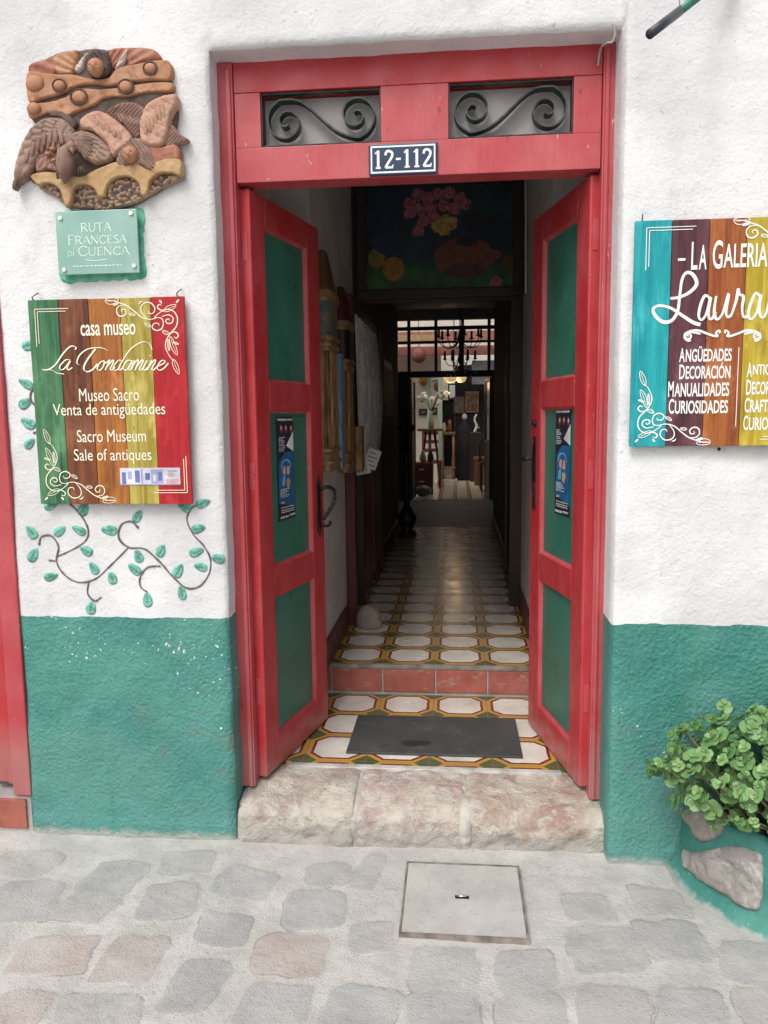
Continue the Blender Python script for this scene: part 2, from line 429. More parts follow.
# ------------------------------------------------------------------ pavement
def build_ground():
    dx = .0075
    xs = np.concatenate([[-60, -20, -6, -3], np.arange(-1.95, 1.75, dx), [3, 6, 20, 60]])
    ys = np.concatenate([[-60, -20, -6, -3], np.arange(-1.55, .12, dx)])
    X, Y = np.meshgrid(xs, ys, indexing='ij')
    warpx = X+fbm(X*5, Y*5, 3, 3)*.020; warpy = Y+fbm(X*5, Y*5, 9, 3)*.020
    mask = np.zeros(X.shape); hue = np.zeros(X.shape); val = np.zeros(X.shape)
    # stones seen in the photograph: centre and size in pixels of the photograph, laid on the ground
    S = [(25, 898, 66, 42, .1), (112, 876, 62, 36, .2), (168, 902, 60, 40, .3), (248, 882, 58, 32, .05), (313, 907, 64, 40, .1), (370, 868, 26, 38, .25),
         (52, 952, 80, 40, .95), (130, 956, 62, 44, .75), (195, 984, 62, 52, .3), (290, 952, 74, 44, .9), (222, 930, 52, 34, .05), (98, 1010, 84, 44, .35),
         (20, 1005, 60, 40, .85), (445, 965, 66, 46, .2), (526, 967, 64, 42, .25), (607, 948, 76, 46, .3), (675, 940, 66, 42, .15), (748, 962, 52, 46, .25),
         (362, 1006, 78, 52, .05), (445, 1012, 74, 46, .15), (532, 1008, 72, 46, .5), (614, 1006, 74, 46, .65), (692, 1010, 70, 46, .3), (85, 905, 60, 30, .55),
         (20, 862, 70, 28, .4), (330, 872, 46, 26, .35), (185, 862, 60, 26, .4), (590, 908, 50, 28, .4), (660, 900, 50, 26, .35), (275, 1005, 66, 48, .2), (765, 1010, 50, 46, .7), (372, 935, 44, 30, .45)]
    st = []
    for (u, v, a, b, h) in S:
        x0, y0 = onZ(u-a/2, v, 0); x1, y1 = onZ(u+a/2, v, 0); _, yb = onZ(u, v-b/2, 0); _, ya = onZ(u, v+b/2, 0)
        st.append(((x0+x1)/2, (ya+yb)/2, (x1-x0)/2, (yb-ya)/2, h))
    # rows beyond the frame of the photograph
    for i in range(-8, 8):
        for j in range(-7, 1):
            x = i*.27+random.uniform(-.03, .03)+(.12 if j % 2 else 0); y = j*.22-.1+random.uniform(-.02, .02)
            q = RW.T @ (np.array([x, y, 0])-CAM); u = 384+F*q[0]/-q[2]; v = 512-F*q[1]/-q[2]
            if -30 < u < 800 and v < 1045: continue
            st.append((x, y, .115, .085, random.random()))
    for k, (cx, cy, a, b, h) in enumerate(st):
        a *= 1.0; b *= 1.0
        r = random.uniform(-.18, .18); ex = random.choice((4, 6, 8)); sk = random.uniform(-.16, .16); lx = (warpx-cx)*math.cos(r)+(warpy-cy)*math.sin(r); ly = -(warpx-cx)*math.sin(r)+(warpy-cy)*math.cos(r); lx = lx+sk*ly
        d = (np.abs(lx/a)**ex+np.abs(ly/b)**ex)**(1/ex)+fbm(X*22, Y*22, 40+k, 4)*.13
        m = np.clip((1.05-d)/.12, 0, 1); m = m*m*(3-2*m)
        hue = np.where(m > mask, h, hue); val = np.where(m > mask, random.random(), val); mask = np.maximum(mask, m)
    Z = mask*.0022+fbm(X*14, Y*14, 4, 4)*.005+fbm(X*2.2, Y*2.2, 5, 2)*.012-.008
    far = (np.abs(X) > 2.2) | (Y < -1.8); Z = np.where(far, -.006, Z)
    nx, ny = X.shape; idx = np.arange(nx*ny).reshape(nx, ny)
    f = np.stack([idx[:-1, :-1].ravel(), idx[1:, :-1].ravel(), idx[1:, 1:].ravel(), idx[:-1, 1:].ravel()], 1)
    me = bpy.data.meshes.new('pavement'); me.from_pydata(np.stack([X.ravel(), Y.ravel(), Z.ravel()], 1).tolist(), [], f.tolist())
    me.polygons.foreach_set('use_smooth', [True]*len(me.polygons))
    for nm, arr in (('stone', mask), ('hue', hue), ('val', val)):
        a = me.attributes.new(nm, 'FLOAT', 'POINT'); a.data.foreach_set('value', arr.ravel().astype(np.float32))
    n = NT('stone_paving_in_cement')
    cem = n.mix(n.ramp(n.noise(7, 6, .6), .3, .72), (.41, .40, .38), (.53, .52, .495))
    cem = n.mix(n.math('MULTIPLY', n.ramp(n.noise(70, 3), .55, .75), .35), cem, (.22, .21, .20))
    hu = n.attr('hue').outputs['Fac']; va = n.attr('val').outputs['Fac']
    s1 = n.mix(n.ramp(hu, .0, .5), (.245, .265, .28), (.305, .30, .29)); s1 = n.mix(n.ramp(hu, .55, .95), s1, (.37, .265, .225))
    s1 = n.mix(n.math('MULTIPLY', n.ramp(n.noise(16, 6, .65), .42, .7), .65), s1, (.42, .41, .39))
    s1 = n.mix(n.math('MULTIPLY', n.ramp(n.noise(60, 4), .55, .72), .35), s1, (.16, .16, .16))
    s1 = n.mix(n.math('MULTIPLY', va, .3), s1, (.40, .40, .39))
    mk = n.attr('stone').outputs['Fac']
    e = n.ramp(n.math('ADD', mk, n.math('MULTIPLY', n.math('SUBTRACT', n.noise(24, 6, .7), .5), .9)), .32, .72)
    col = n.mix(n.math('MULTIPLY', e, n.ramp(n.noise(4, 5, .65), .3, .7, .28, .78)), cem, s1)
    crack = n.math('SUBTRACT', 1, n.ramp(n.voro(2.6, n.mapping((1, 1, 1), (.3, .2, 0)), 'DISTANCE_TO_EDGE'), .0, .012))
    ck = n.math('MULTIPLY', crack, n.ramp(n.noise(3, 3), .56, .64))
    gap = n.math('MULTIPLY', n.ramp(mk, .02, .2), n.ramp(mk, .7, .3)); col = n.mix(n.math('MULTIPLY', n.math('MULTIPLY', gap, n.ramp(n.noise(5, 4), .47, .6)), .55), col, (.17, .16, .15))
    spk = n.math('GREATER_THAN', n.noise(95, 3), .69); col = n.mix(n.math('MULTIPLY', spk, .45), col, (.12, .12, .12)); spk2 = n.math('GREATER_THAN', n.noise(70, 4, .7, src=n.mapping((1, 1, 1), (4, 2, 0))), .68); col = n.mix(n.math('MULTIPLY', spk2, .4), col, (.62, .61, .58)); stn = n.ramp(n.noise(1.7, 5, .6), .5, .75); col = n.mix(n.math('MULTIPLY', stn, .25), col, (.24, .225, .20))
    nb = n.bump(n.math('ADD', n.noise(45, 7, .7), n.math('MULTIPLY', n.noise(170, 3), .6)), .8, .007)
    me.materials.append(n.done(col, .8, nb, spec=.3))
    o = bpy.data.objects.new('pavement', me); COL.objects.link(o); return kind(o)
build_ground()

# ------------------------------------------------------------------ house: facade with openings
DX0, DX1, DZ = -.792, .507, 2.682
NX0, NX1, NZ = -2.6, -1.566, 2.45
house = thing('house', 'white rendered house front with a green painted base around the open red doorway', 'house', (0, .17, 0))
def snapgrid(a, keys):
    a = np.array(a)
    for k in keys: a[np.argmin(np.abs(a-k))] = k
    return a
def wall_y(X, Z):
    X = np.asarray(X, float); Z = np.asarray(Z, float)
    y = np.where(X > DX1+.002, -.06, 0.0)+fbm(X*3, Z*3, 21, 2)*.010+fbm(X*13, Z*13, 22, 3)*.0045
    return y-np.clip(.8-Z, 0, .8)*.012
def build_facade():
    st = .016
    xs = np.concatenate([[-4, -3.2], snapgrid(np.arange(-2.7, 1.62, st), [NX0, NX1, DX0, DX1]), [2.2, 3.0, 4.0]])
    xs = np.concatenate([xs, [DX1+.004]]); xs.sort()
    zs = np.concatenate([[-.06], snapgrid(np.arange(0, 3.12, st), [DZ, NZ]), [3.4, 4.0, 4.6]])
    nx, nz = len(xs), len(zs)
    wall = np.ones((nx-1, nz-1), bool)
    xm = (xs[:-1]+xs[1:])/2; zm = (zs[:-1]+zs[1:])/2
    wall[np.ix_((xm > DX0) & (xm < DX1), zm < DZ)] = False
    wall[np.ix_((xm > NX0) & (xm < NX1), zm < NZ)] = False
    X, Z = np.meshgrid(xs, zs, indexing='ij')
    cnt = np.zeros((nx, nz), int)
    for a in (0, 1):
        for b in (0, 1): cnt[a:nx-1+a, b:nz-1+b] += wall
    inner = np.zeros((nx, nz), bool); inner[1:-1, 1:-1] = True
    edge = (cnt > 0) & (cnt < 4) & inner
    Yf = np.where(X > DX1+.002, -.06, 0.0)+fbm(X*3, Z*3, 21, 2)*.010+fbm(X*13, Z*13, 22, 3)*.0045
    Yf = np.where(Z < .06, Yf-.004, Yf)
    # the left pier leans out very slightly towards its foot
    Yf = Yf-np.clip(.8-Z, 0, .8)*.012
    # rounded arrises
    near = np.minimum.reduce([np.where(Z < DZ+.05, np.abs(X-DX0), 9), np.where(Z < NZ, np.abs(X-NX1), 9), np.where((X > DX0-.02) & (X < DX1+.02), np.abs(Z-DZ), 9)])
    near = np.minimum(near, np.where((X > DX1+.002), X-DX1-.004, 9))
    Yf = Yf+.008*np.clip(1-near/.018, 0, 1)**2
    wob = edge*1.0
    XX = X+wob*fbm(Z*7, X*0+3, 31, 3)*.005*((np.abs(X-DX0) < .01) | (np.abs(X-NX1) < .01)); ZZ = Z+wob*fbm(X*6, Z*0+5, 32, 3)*.007*((np.abs(Z-DZ) < .01))
    depth = [0, .012, .05, .1, .17, .30]
    vs = []; vid = {}
    fs = []; sm = []
    def V(i, j, k):
        key = (i, j, k)
        if key not in vid:
            vid[key] = len(vs); y = Yf[i, j] if k == 0 else max(Yf[i, j]+.003, 0)*0+(.0 if k == 0 else depth[k])
            if k > 0 and y < Yf[i, j]+.004: y = Yf[i, j]+.004*k
            vs.append((XX[i, j], y, ZZ[i, j]))
        return vid[key]
    for i in range(nx-1):
        for j in range(nz-1):
            if not wall[i, j]: continue
            fs.append((V(i, j, 0), V(i+1, j, 0), V(i+1, j+1, 0), V(i, j+1, 0)))
            for (di, dj, a, b) in ((-1, 0, (i, j), (i, j+1)), (1, 0, (i+1, j+1), (i+1, j)), (0, -1, (i+1, j), (i, j)), (0, 1, (i, j+1), (i+1, j+1))):
                ii, jj = i+di, j+dj
                if 0 <= ii < nx-1 and 0 <= jj < nz-1 and wall[ii, jj]: continue
                for k in range(len(depth)-1):
                    fs.append((V(*a, k), V(*b, k), V(*b, k+1), V(*a, k+1)))
    o = MB().add(vs, fs, True).build('front_wall', M['wall'], house)
    o.data.shade_smooth() if hasattr(o.data, 'shade_smooth') else None
    return o
front = build_facade()
# vine and leaves painted on the render
def Wp(u, v, y=0.0): return onY(u, v, y)
def z3(X, Y, oy=480): return (X/3.072, oy+Y/3.072)
vine_paint = simple('brown_grey_vine_paint', (.15, .12, .12), .7, .3, 30, .3)
leaf_paint = simple('green_leaf_paint', (.15, .40, .33), .65, .4, 60, .3)
leaf_dark = simple('dark_leaf_vein_paint', (.055, .21, .165), .65, .2, 40, 0)
mb = MB()
def onwall(u, v, off=.004):
    x, z = Wp(u, v, -.004); return (x, float(wall_y(x, z))-.0005, z)
stems = [[(215, 75), (245, 105), (268, 150), (262, 185), (225, 212), (175, 235)],
         [(118, 200), (125, 175), (155, 172), (178, 205), (172, 250), (195, 290), (240, 315), (290, 305), (330, 270), (390, 210)],
         [(150, 247), (172, 250)], [(270, 315), (268, 350), (290, 372), (310, 360)],
         [(422, 148), (400, 128), (368, 140), (362, 180), (392, 208), (440, 212), (475, 240), (500, 265), (530, 300), (570, 332), (610, 328), (640, 290), (645, 245), (625, 205), (590, 165), (572, 120), (590, 85), (612, 78)],
         [(490, 266), (450, 270), (428, 300), (430, 330), (450, 345)]]
for s in stems:
    mb.tube([onwall(*z3(*p)) for p in cr(s, 6)], lambda t: .0044*(1-.3*t)*(.70+.5*abs(math.sin(t*53+1))*abs(math.cos(t*17))), 6)
for s in [[(108, 325), (92, 345), (92, 370), (108, 388)], [(112, 468), (100, 470)]]:
    mb.tube([onwall(*z3(p[0], p[1], 280)) for p in cr(s, 6)], .004, 6)
vine = mb.build('painted_vine', vine_paint, house)
LV = [(95, 160, 125), (102, 230, 60), (155, 297, 15), (182, 157, 35), (240, 155, 155), (262, 218, 150), (285, 272, 120), (342, 302, 105), (278, 393, 80), (332, 155, 175),
      (420, 112, 55), (422, 235, 110), (410, 275, 140), (492, 218, 65), (452, 368, 95), (545, 280, 60), (557, 347, 100), (602, 222, 20), (608, 150, 15), (622, 72, 20), (613, 268, 165), (668, 242, 170),
      (155, 78, 20), (255, 90, 60), (565, 85, 160)]
LV = [(*z3(a, b), c) for a, b, c in LV]+[(*z3(a, b, 280), c) for a, b, c in [(88, 200, 10), (75, 318, 150), (75, 378, 30), (83, 440, 150), (88, 502, 40)]]
for (u, v, ang) in LV:
    x, z = Wp(u, v, -.005); a = math.radians(ang); L = random.uniform(.024, .030); Wd = random.uniform(.0145, .0180)
    lb = MB()
    out = []
    for k in range(20):
        t = 2*PI*k/20; lx = math.cos(t)*L; lz = math.sin(t)*Wd*(1-.35*math.cos(t))
        out.append((x+lx*math.cos(a)-lz*math.sin(a), z+lx*math.sin(a)+lz*math.cos(a)))
    pad(lb, out, .004, lambda U, V, D: .0022+.0006*np.minimum(D/.006, 1), lambda U, V, H: (U, wall_y(U, V)-H, V))
    d = (math.cos(a), math.sin(a))
    ribbon(lb, [(x-d[0]*L*.85, z-d[1]*L*.85), (x, z+.001), (x+d[0]*L*.85, z+d[1]*L*.85)], .0018, float(wall_y(x, z))-.0042, mi=1)
    for q in (-.4, 0, .4):
        for s in (-1, 1):
            bx, bz = x+d[0]*L*q, z+d[1]*L*q
            ribbon(lb, [(bx, bz), (bx+d[0]*.006-s*d[1]*.008, bz+d[1]*.006+s*d[0]*.008)], .0012, float(wall_y(x, z))-.0040, mi=1)
    lb.build('painted_leaf', [leaf_paint, leaf_dark], vine)

# inside walls and ceilings of the house
YR = 1.061; ZL = .16; ZC = .311
def hbox(name, mat, *a, bev=0):
    return MB().box(*a, bev).build(name, mat, house)
hbox('side_wall', M['plaster_in'], -1.2, -.805, .30, .86, 0, 3.0)
hbox('side_wall', M['plaster_in'], .54, 1.0, .30, .86, 0, 3.0)
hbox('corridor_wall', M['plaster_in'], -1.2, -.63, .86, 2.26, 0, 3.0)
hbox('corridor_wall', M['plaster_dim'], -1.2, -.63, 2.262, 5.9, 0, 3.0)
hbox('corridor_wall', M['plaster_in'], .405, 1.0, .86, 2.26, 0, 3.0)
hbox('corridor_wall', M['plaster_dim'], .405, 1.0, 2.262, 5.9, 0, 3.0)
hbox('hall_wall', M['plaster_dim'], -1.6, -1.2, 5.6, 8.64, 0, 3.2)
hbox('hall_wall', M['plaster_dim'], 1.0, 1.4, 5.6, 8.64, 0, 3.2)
hbox('entrance_ceiling', M['plaster_in'], -1.2, 1.0, .302, 2.24, 3.002, 3.15)
hbox('corridor_ceiling', M['darkwood'], -1.2, 1.0, 2.34, 5.9, 2.66, 3.15)
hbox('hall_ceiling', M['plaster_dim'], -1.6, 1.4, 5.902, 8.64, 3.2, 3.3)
hbox('inner_lintel_wall', M['darkwood'], -.628, .403, 2.25, 2.34, 2.205, 3.0)
hbox('inner_door_post', M['darkwood'], -.628, -.585, 2.262, 2.36, ZC+.002, 2.203)
hbox('inner_door_post', M['darkwood'], .335, .403, 2.262, 2.36, ZC+.002, 2.203)
hbox('back_room_wall', M['white_room'], -2.7, -2.5, 8.6, 14.0, 0, 3.95)
hbox('back_room_wall', M['white_room'], 2.0, 2.2, 8.6, 14.0, 0, 3.95)
hbox('back_room_wall', M['white_room'], -2.5, 2.0, 13.6, 13.8, 0, 3.95)
hbox('back_room_inner_wall', M['white_room'], -2.5, -.28, 12.2, 12.35, ZC, 3.9)
# partition between hall and back room
pw = MB().box(-2.5, -.83, 8.64, 8.76, 0, 3.95).box(.56, 2.0, 8.64, 8.76, 0, 3.95).box(-.828, .558, 8.64, 8.76, 2.885, 3.95)
pw.build('partition_wall', simple('partition_plaster', (.42, .40, .38), .8, .1, 5, .2), house)
# baseboards
hbox('baseboard', M['oldred'], -.629, -.612, .862, 1.72, ZC+.003, ZC+.13, .003)
hbox('baseboard', M['oldred'], .388, .404, .862, 5.9, ZC+.003, ZC+.13, .003)
hbox('baseboard', M['oldred'], -.629, -.612, 3.62, 5.9, ZC+.003, ZC+.13, .003)

# floors
def floor(name, mat, x0, x1, y0, y1, z0, z1):
    return kind(MB().box(x0, x1, y0, y1, z0, z1).build(name, mat))
floor('landing_floor', M['tile_landing'], -.80, .53, .286, YR-.012, .02, ZL)
floor('corridor_floor', M['tile'], -.629, .404, YR+.012, 5.9, .02, ZC)
floor('hall_floor', M['cement_dark'], -1.2, 1.0, 5.902, 8.76, .02, ZC-.002)
def m_stripe():
    n = NT('striped_tile_floor'); p = n.xyz()
    f = n.math('ABSOLUTE', n.math('SUBTRACT', n.math('FRACT', n.math('DIVIDE', n.math('ADD', p[0], .46), .222)), .5))
    col = n.mix(n.math('GREATER_THAN', f, .36), (.66, .60, .50), (.38, .20, .05))
    col = n.mix(n.math('MULTIPLY', n.math('GREATER_THAN', f, .47), .8), col, (.5, .42, .3))
    g = n.math('ABSOLUTE', n.math('SUBTRACT', n.math('FRACT', n.math('DIVIDE', p[1], .222)), .5))
    col = n.mix(n.math('MULTIPLY', n.math('GREATER_THAN', g, .45), .6), col, (.3, .2, .1))
    return n.done(col, .25)
floor('back_room_floor', m_stripe(), -2.5, 2.0, 8.762, 13.6, .02, ZC+.004)

# riser of red tiles
rt = thing('stair_riser', 'row of worn red tiles fronting the step between mat landing and corridor', 'step', (-.1, YR, ZL))
xe = [-.628, -.606, -.357, -.10, .15, .404]
mb = MB(); mb.box(-.628, .404, YR-.008, YR+.010, ZL+.001, ZC-.004); mb.build('mortar', M['cement'], rt)
for a, b in zip(xe[:-1], xe[1:]):
    MB().box(a+.004, b-.004, YR-.016, YR-.006, ZL+.018, ZC-.022, .003).build('tile', M['brick'], rt)
MB().box(-.628, .404, YR-.014, YR+.012, ZC-.020, ZC+.0015, .004).build('nosing', simple('worn_step_edge', (.20, .18, .15), .7, .4, 14, .4), rt)

# threshold: three worn stones and cement
cem = thing('cement_step', 'rough grey cement bed under the three doorstep stones', 'doorstep', (-.13, .1, 0))
def slab_stone(x0, x1, y0, y1, z0, z1, seed, amp=.010, wear=.035, front_lean=.0):
    nx, nt = max(8, int((x1-x0)/.009)), 70
    # profile: bottom front -> top front (rounded) -> back
    prof = [(y0+front_lean*(1-t), z0+(z1-z0-wear)*t) for t in np.linspace(0, 1, 22)]
    prof += [(y0+wear*1.6*(1-math.cos(a)), z1-wear+wear*math.sin(a)) for a in np.linspace(.1, PI/2, 14)]
    prof += [(y0+wear*1.6+(y1-y0-wear*1.6)*t, z1) for t in np.linspace(.04, 1, 30)]
    prof = [(y, z-.030*max(0, 1-(y-y0)/.15)*min(1, max(0, (z-z0)/(z1-z0)))) for y, z in prof]
    vs = []; fs = []; m = len(prof)
    for i in range(nx+1):
        x = x0+(x1-x0)*i/nx; e = min(i, nx-i)/nx*(x1-x0)
        rd = .010*max(0, 1-e/.03)**2
        for j, (y, z) in enumerate(prof):
            q = Vector((x*9+seed*7.3, y*9, z*9)); n1 = .9*mnoise.noise(q*.55)+mnoise.noise(q)+.5*mnoise.noise(q*2.3)+.35*mnoise.noise(q*5.1)
            q2 = Vector((x*26+seed, y*26, z*26)); n2 = mnoise.noise(q2)
            fr = min(1, j/6) if j < 6 else 1
            wearx = .014*math.sin(PI*i/nx) if j > 24 else 0
            ny = -(1 if j < 30 else .2); nzz = (0 if j < 24 else 1)
            d = (n1*amp+n2*amp*.35)*fr-rd
            vs.append((x, y+ny*d*.9, z+nzz*d*.55-wearx*0))
        
    for i in range(nx):
        for j in range(m-1):
            fs.append((i*m+j, (i+1)*m+j, (i+1)*m+j+1, i*m+j+1))
    for i in (0, nx):
        base = len(vs); cx = vs[i*m][0]
        for j in range(m): vs.append((cx, max(vs[i*m+j][1], y0)+.0, vs[i*m+j][2]))
        vs.append((cx, y1, z0)); c = len(vs)-1
        for j in range(m-1):
            fs.append((i*m+j, i*m+j+1, c))
    return MB().add(vs, fs, True)
def m_oldstone(name, base, pink, seed):
    n = NT(name); off = (seed*3.1, seed*1.7, 0); s = n.mapping((1, 1, 1), off)
    col = n.mix(n.ramp(n.noise(5, 6, .65, src=s), .38, .66), base, pink)
    col = n.mix(n.math('MULTIPLY', n.ramp(n.noise(9, 6, .7, src=s, dist=1.0), .48, .62), .85), col, (.56, .54, .50))
    col = n.mix(n.ramp(n.noise(6, 6, .68, src=s), .40, .62, .05, .85), col, (.57, .53, .46))
    pit = n.ramp(n.voro(38, s), .10, .02); col = n.mix(n.math('MULTIPLY', n.math('MULTIPLY', pit, n.ramp(n.noise(8, 3, src=s), .45, .6)), .6), col, (.12, .10, .09))
    col = n.mix(n.math('MULTIPLY', n.ramp(n.noise(30, 5, .7, src=s), .52, .72), .4), col, (.20, .17, .15))
    col = n.mix(n.math('MULTIPLY', n.ramp(n.noise(4, 4, src=n.mapping((1, 1, 2), off)), .55, .75), .4), col, (.34, .33, .31))
    sk_ = n.ramp(n.math('ADD', n.xyz()[2], n.math('MULTIPLY', n.math('SUBTRACT', n.noise(13, 5, .65), .5), .09)), .062, .040); col = n.mix(n.math('MULTIPLY', sk_, .85), col, n.mix(n.ramp(n.noise(12, 5), .3, .7), (.36, .335, .30), (.44, .42, .39)))
    nb = n.bump(n.math('ADD', n.noise(34, 7, .7, src=s), n.math('MULTIPLY', n.noise(110, 4), .5)), 1.0, .014)
    return n.done(col, .75, nb, spec=.35)
lb = ['cream and grey weathered doorstep stone beside the left door jamb', 'pink veined weathered doorstep stone in the middle of the step', 'long reddish weathered doorstep stone beside the right door jamb']
mats_ = [m_oldstone('doorstep_cream_stone', (.40, .35, .29), (.40, .31, .27), 1), m_oldstone('doorstep_pink_stone', (.40, .27, .24), (.44, .33, .29), 2), m_oldstone('doorstep_red_stone', (.33, .20, .155), (.42, .33, .26), 3)]
for k, (a, b) in enumerate([(-.787, -.366), (-.358, .026), (.036, .515)]):
    o = slab_stone(a, b, -.016+k*.003, .29, -.02, ZL-.010, k+1, .016, .046).build('doorstep_stone', mats_[k])
    tag(o, lb[k], 'doorstep stone', 'worn stones of the doorstep')
bed = slab_stone(-.785, .503, .012, .30, -.03, .10, 9, .006, .02, 0)
for k, (a, b) in enumerate(((-.386, -.338), (.010, .052))):
    j_ = slab_stone(a, b, -.010, .295, -.02, ZL-.011, 21+k, .014, .046); bed.add(j_.v, j_.f, True)
bed.build('cement_bed', simple('pale_step_cement', (.42, .39, .345), .85, .22, 11, .7), cem)
MB().box(-.66, .40, .255, .2855, .1, ZL-.0015, .003).build('mortar_strip', simple('pale_mortar', (.42, .41, .38), .85, .3, 14, .6), cem)

# rubber mat
n = NT('rubber_mat_worn')
c_ = n.mix(n.ramp(n.noise(6, 4), .4, .7), (.045, .045, .048), (.062, .061, .062))
c_ = n.mix(n.math('GREATER_THAN', n.noise(9, 2, src=n.mapping((1, 1.6, 1), (1.2, .4, 0))), .735), c_, (.015, .015, .016))
p_ = n.xyz(); a_ = n.math('DIVIDE', n.math('ADD', p_[0], .17), .095); b_ = n.math('DIVIDE', n.math('SUBTRACT', p_[1], .465), .042)
d_ = n.math('ADD', n.math('ADD', n.math('MULTIPLY', a_, a_), n.math('MULTIPLY', b_, b_)), n.math('MULTIPLY', n.noise(22, 4), 1.6))
c_ = n.mix(n.ramp(d_, 1.45, 1.2), c_, (.018, .018, .019)); c_ = n.mix(n.math('MULTIPLY', n.ramp(n.noise(13, 6, .7, src=n.mapping((1, 1, 1), (3, 1, 2))), .54, .72), .45), c_, (.13, .125, .115))
mrub = n.done(c_, .75, n.bump(n.noise(260, 2), .4, .002))
mb = MB(); mb.box(-.443, .262, .368, .762, ZL+.0005, ZL+.011, .003)
tag(mb.build('door_mat', mrub), 'dark grey rubber mat lying on the patterned tile landing', 'door mat')

# ------------------------------------------------------------------ door frame with transom grilles
fr = thing('door_frame', 'red wooden door frame with transom panel around the open entrance', 'door frame', (-.14, .12, .14))
def jamb(x0, x1, xb0, xb1, zb):
    j = MB().box(x0, x1, .088, .20, zb, 2.684, .004).build('jamb', M['red2'], fr)
    MB().box(xb0, xb1, .078, .095, zb+.004, 2.66, .004).build('bead', M['red2'], j)
    return j
jamb(-.797, -.742, -.765, -.748, .150)
jamb(.470, .524, .476, .490, .142)
Y0 = .098
MB().box(-.740, .468, Y0-.002, .19, 2.588, 2.684, .0015).build('top_rail', M['red'], fr)
MB().box(-.740, .468, Y0, .19, 2.300, 2.412, .002).build('bottom_rail', M['red2'], fr)
for a, b in ((-.740, -.652), (-.247, -.024), (.379, .468)):
    MB().box(a, b, Y0+.001, .188, 2.4125, 2.5875, .0015).build('mullion', M['red2'], fr)
# grilles
n = NT('perforated_sheet'); vv = n.voro(260, rnd=0)
c_ = n.mix(n.math('LESS_THAN', vv, .33), n.mix(n.ramp(n.noise(9, 4), .3, .7), (.32, .30, .30), (.40, .37, .37)), (.07, .065, .07))
msheet = n.done(c_, .6)
def spiral(cx, cz, r0, r1, a0, a1, n=40):
    return [(cx+(r0+(r1-r0)*t)*math.cos(a0+(a1-a0)*t), cz+(r0+(r1-r0)*t)*math.sin(a0+(a1-a0)*t)) for t in np.linspace(0, 1, n)]
def grille(x0, x1, flip):
    z0, z1 = 2.416, 2.584; H = z1-z0; cx = (x0+x1)/2
    g = MB()
    for a in ((x0, x0+.003, z0, z1), (x1-.003, x1, z0, z1)): g.box(a[0], a[1], .106, .128, a[2], a[3])
    g.box(x0+.003, x1-.003, .106, .128, z0, z0+.003); g.box(x0+.003, x1-.003, .106, .128, z1-.003, z1)
    R = .072
    # from the heart of the left scroll outwards, over the top and down to the right scroll
    pL = spiral(-.118, -.006, .009, R, -PI*.3, -PI*.3-PI*3.2, 60)
    pR = spiral(.118, .006, R, .009, -PI*.5, PI*2.7, 60)
    mid = [(-.06, .052), (-.01, .012), (.045, -.038), (.085, -.061)]
    # trim the left scroll where its top heads right
    pts = [p for p in pL]+mid+pR
    pts = cr(pts[::2], 4)
    W2 = .020
    vs = []; fs = []; m = len(pts); P = np.array(pts); T = np.gradient(P, axis=0); T /= np.linalg.norm(T, axis=1)[:, None]+1e-9
    Nn = np.stack([-T[:, 1], T[:, 0]], 1)*.0026
    for i in range(m):
        for (s, y) in ((1, .106), (1, .106+2*W2), (-1, .106+2*W2), (-1, .106)):
            q = P[i]+s*Nn[i]; vs.append((cx+(-q[0] if flip else q[0]), y, (z0+z1)/2+q[1]))
    for i in range(m-1):
        for k in range(4): fs.append((i*4+k, i*4+(k+1) % 4, i*4+4+(k+1) % 4, i*4+4+k))
    g.add(vs, fs)
    o = g.build('grille', M['irongreen'], fr)
    MB().box(x0+.002, x1-.002,   .156, .160, z0+.002, z1-.002).build('perforated_sheet', msheet, o)
grille(-.651, -.248, False); grille(-.023, .378, True)

# number plate
nu = thing('house_number_plate', 'dark blue enamel plate with white house number on the door lintel', 'number plate', (-.175, .09, 2.3))
(xa, za), (xb, zb) = onY(367.5, 177, .088), onY(437.5, 141.5, .088)
xa, za, xb, zb = -.288, 2.302, -.060, 2.402
MB().box(xa, xb, .086, Y0-.001, za, zb, .004).build('plate', M['navy'], nu)
mb = MB()
for q in ((xa+.007, xb-.007, za+.007, za+.012), (xa+.007, xb-.007, zb-.012, zb-.007), (xa+.007, xa+.012, za+.0125, zb-.0125), (xb-.012, xb-.007, za+.0125, zb-.0125)):
    mb.box(q[0], q[1], .0852, .0862, q[2], q[3])
mb.build('border', M['enamel'], nu)
mb = MB(); zc0, zc1 = za+.021, zb-.021; H = zc1-zc0
def one(x):
    ribbon(mb, [(x, zc0), (x, zc1)], .0085, .0852); ribbon(mb, [(x-.0085, zc0+.003), (x+.0085, zc0+.003)], .005, .0852); ribbon(mb, [(x-.001, zc1-.003), (x-.010, zc1-.010)], .0055, .0852)
def two(x):
    ribbon(mb, cr([(x-.012, zc1-.016), (x-.009, zc1-.006), (x, zc1-.003), (x+.010, zc1-.009), (x+.009, zc1-.022), (x-.003, zc0+.018), (x-.012, zc0+.003)], 6), .008, .0852)
    ribbon(mb, [(x-.0125, zc0+.0035), (x+.013, zc0+.0035)], .007, .0852); ribbon(mb, [(x+.0115, zc0+.0035), (x+.0135, zc0+.012)], .004, .0852)
one(xa+.032); two(xa+.068); ribbon(mb, [(xa+.091, (zc0+zc1)/2), (xa+.107, (zc0+zc1)/2)], .007, .0852); one(xa+.128); one(xa+.160); two(xa+.194)
mb.build('numerals', M['enamel'], nu)

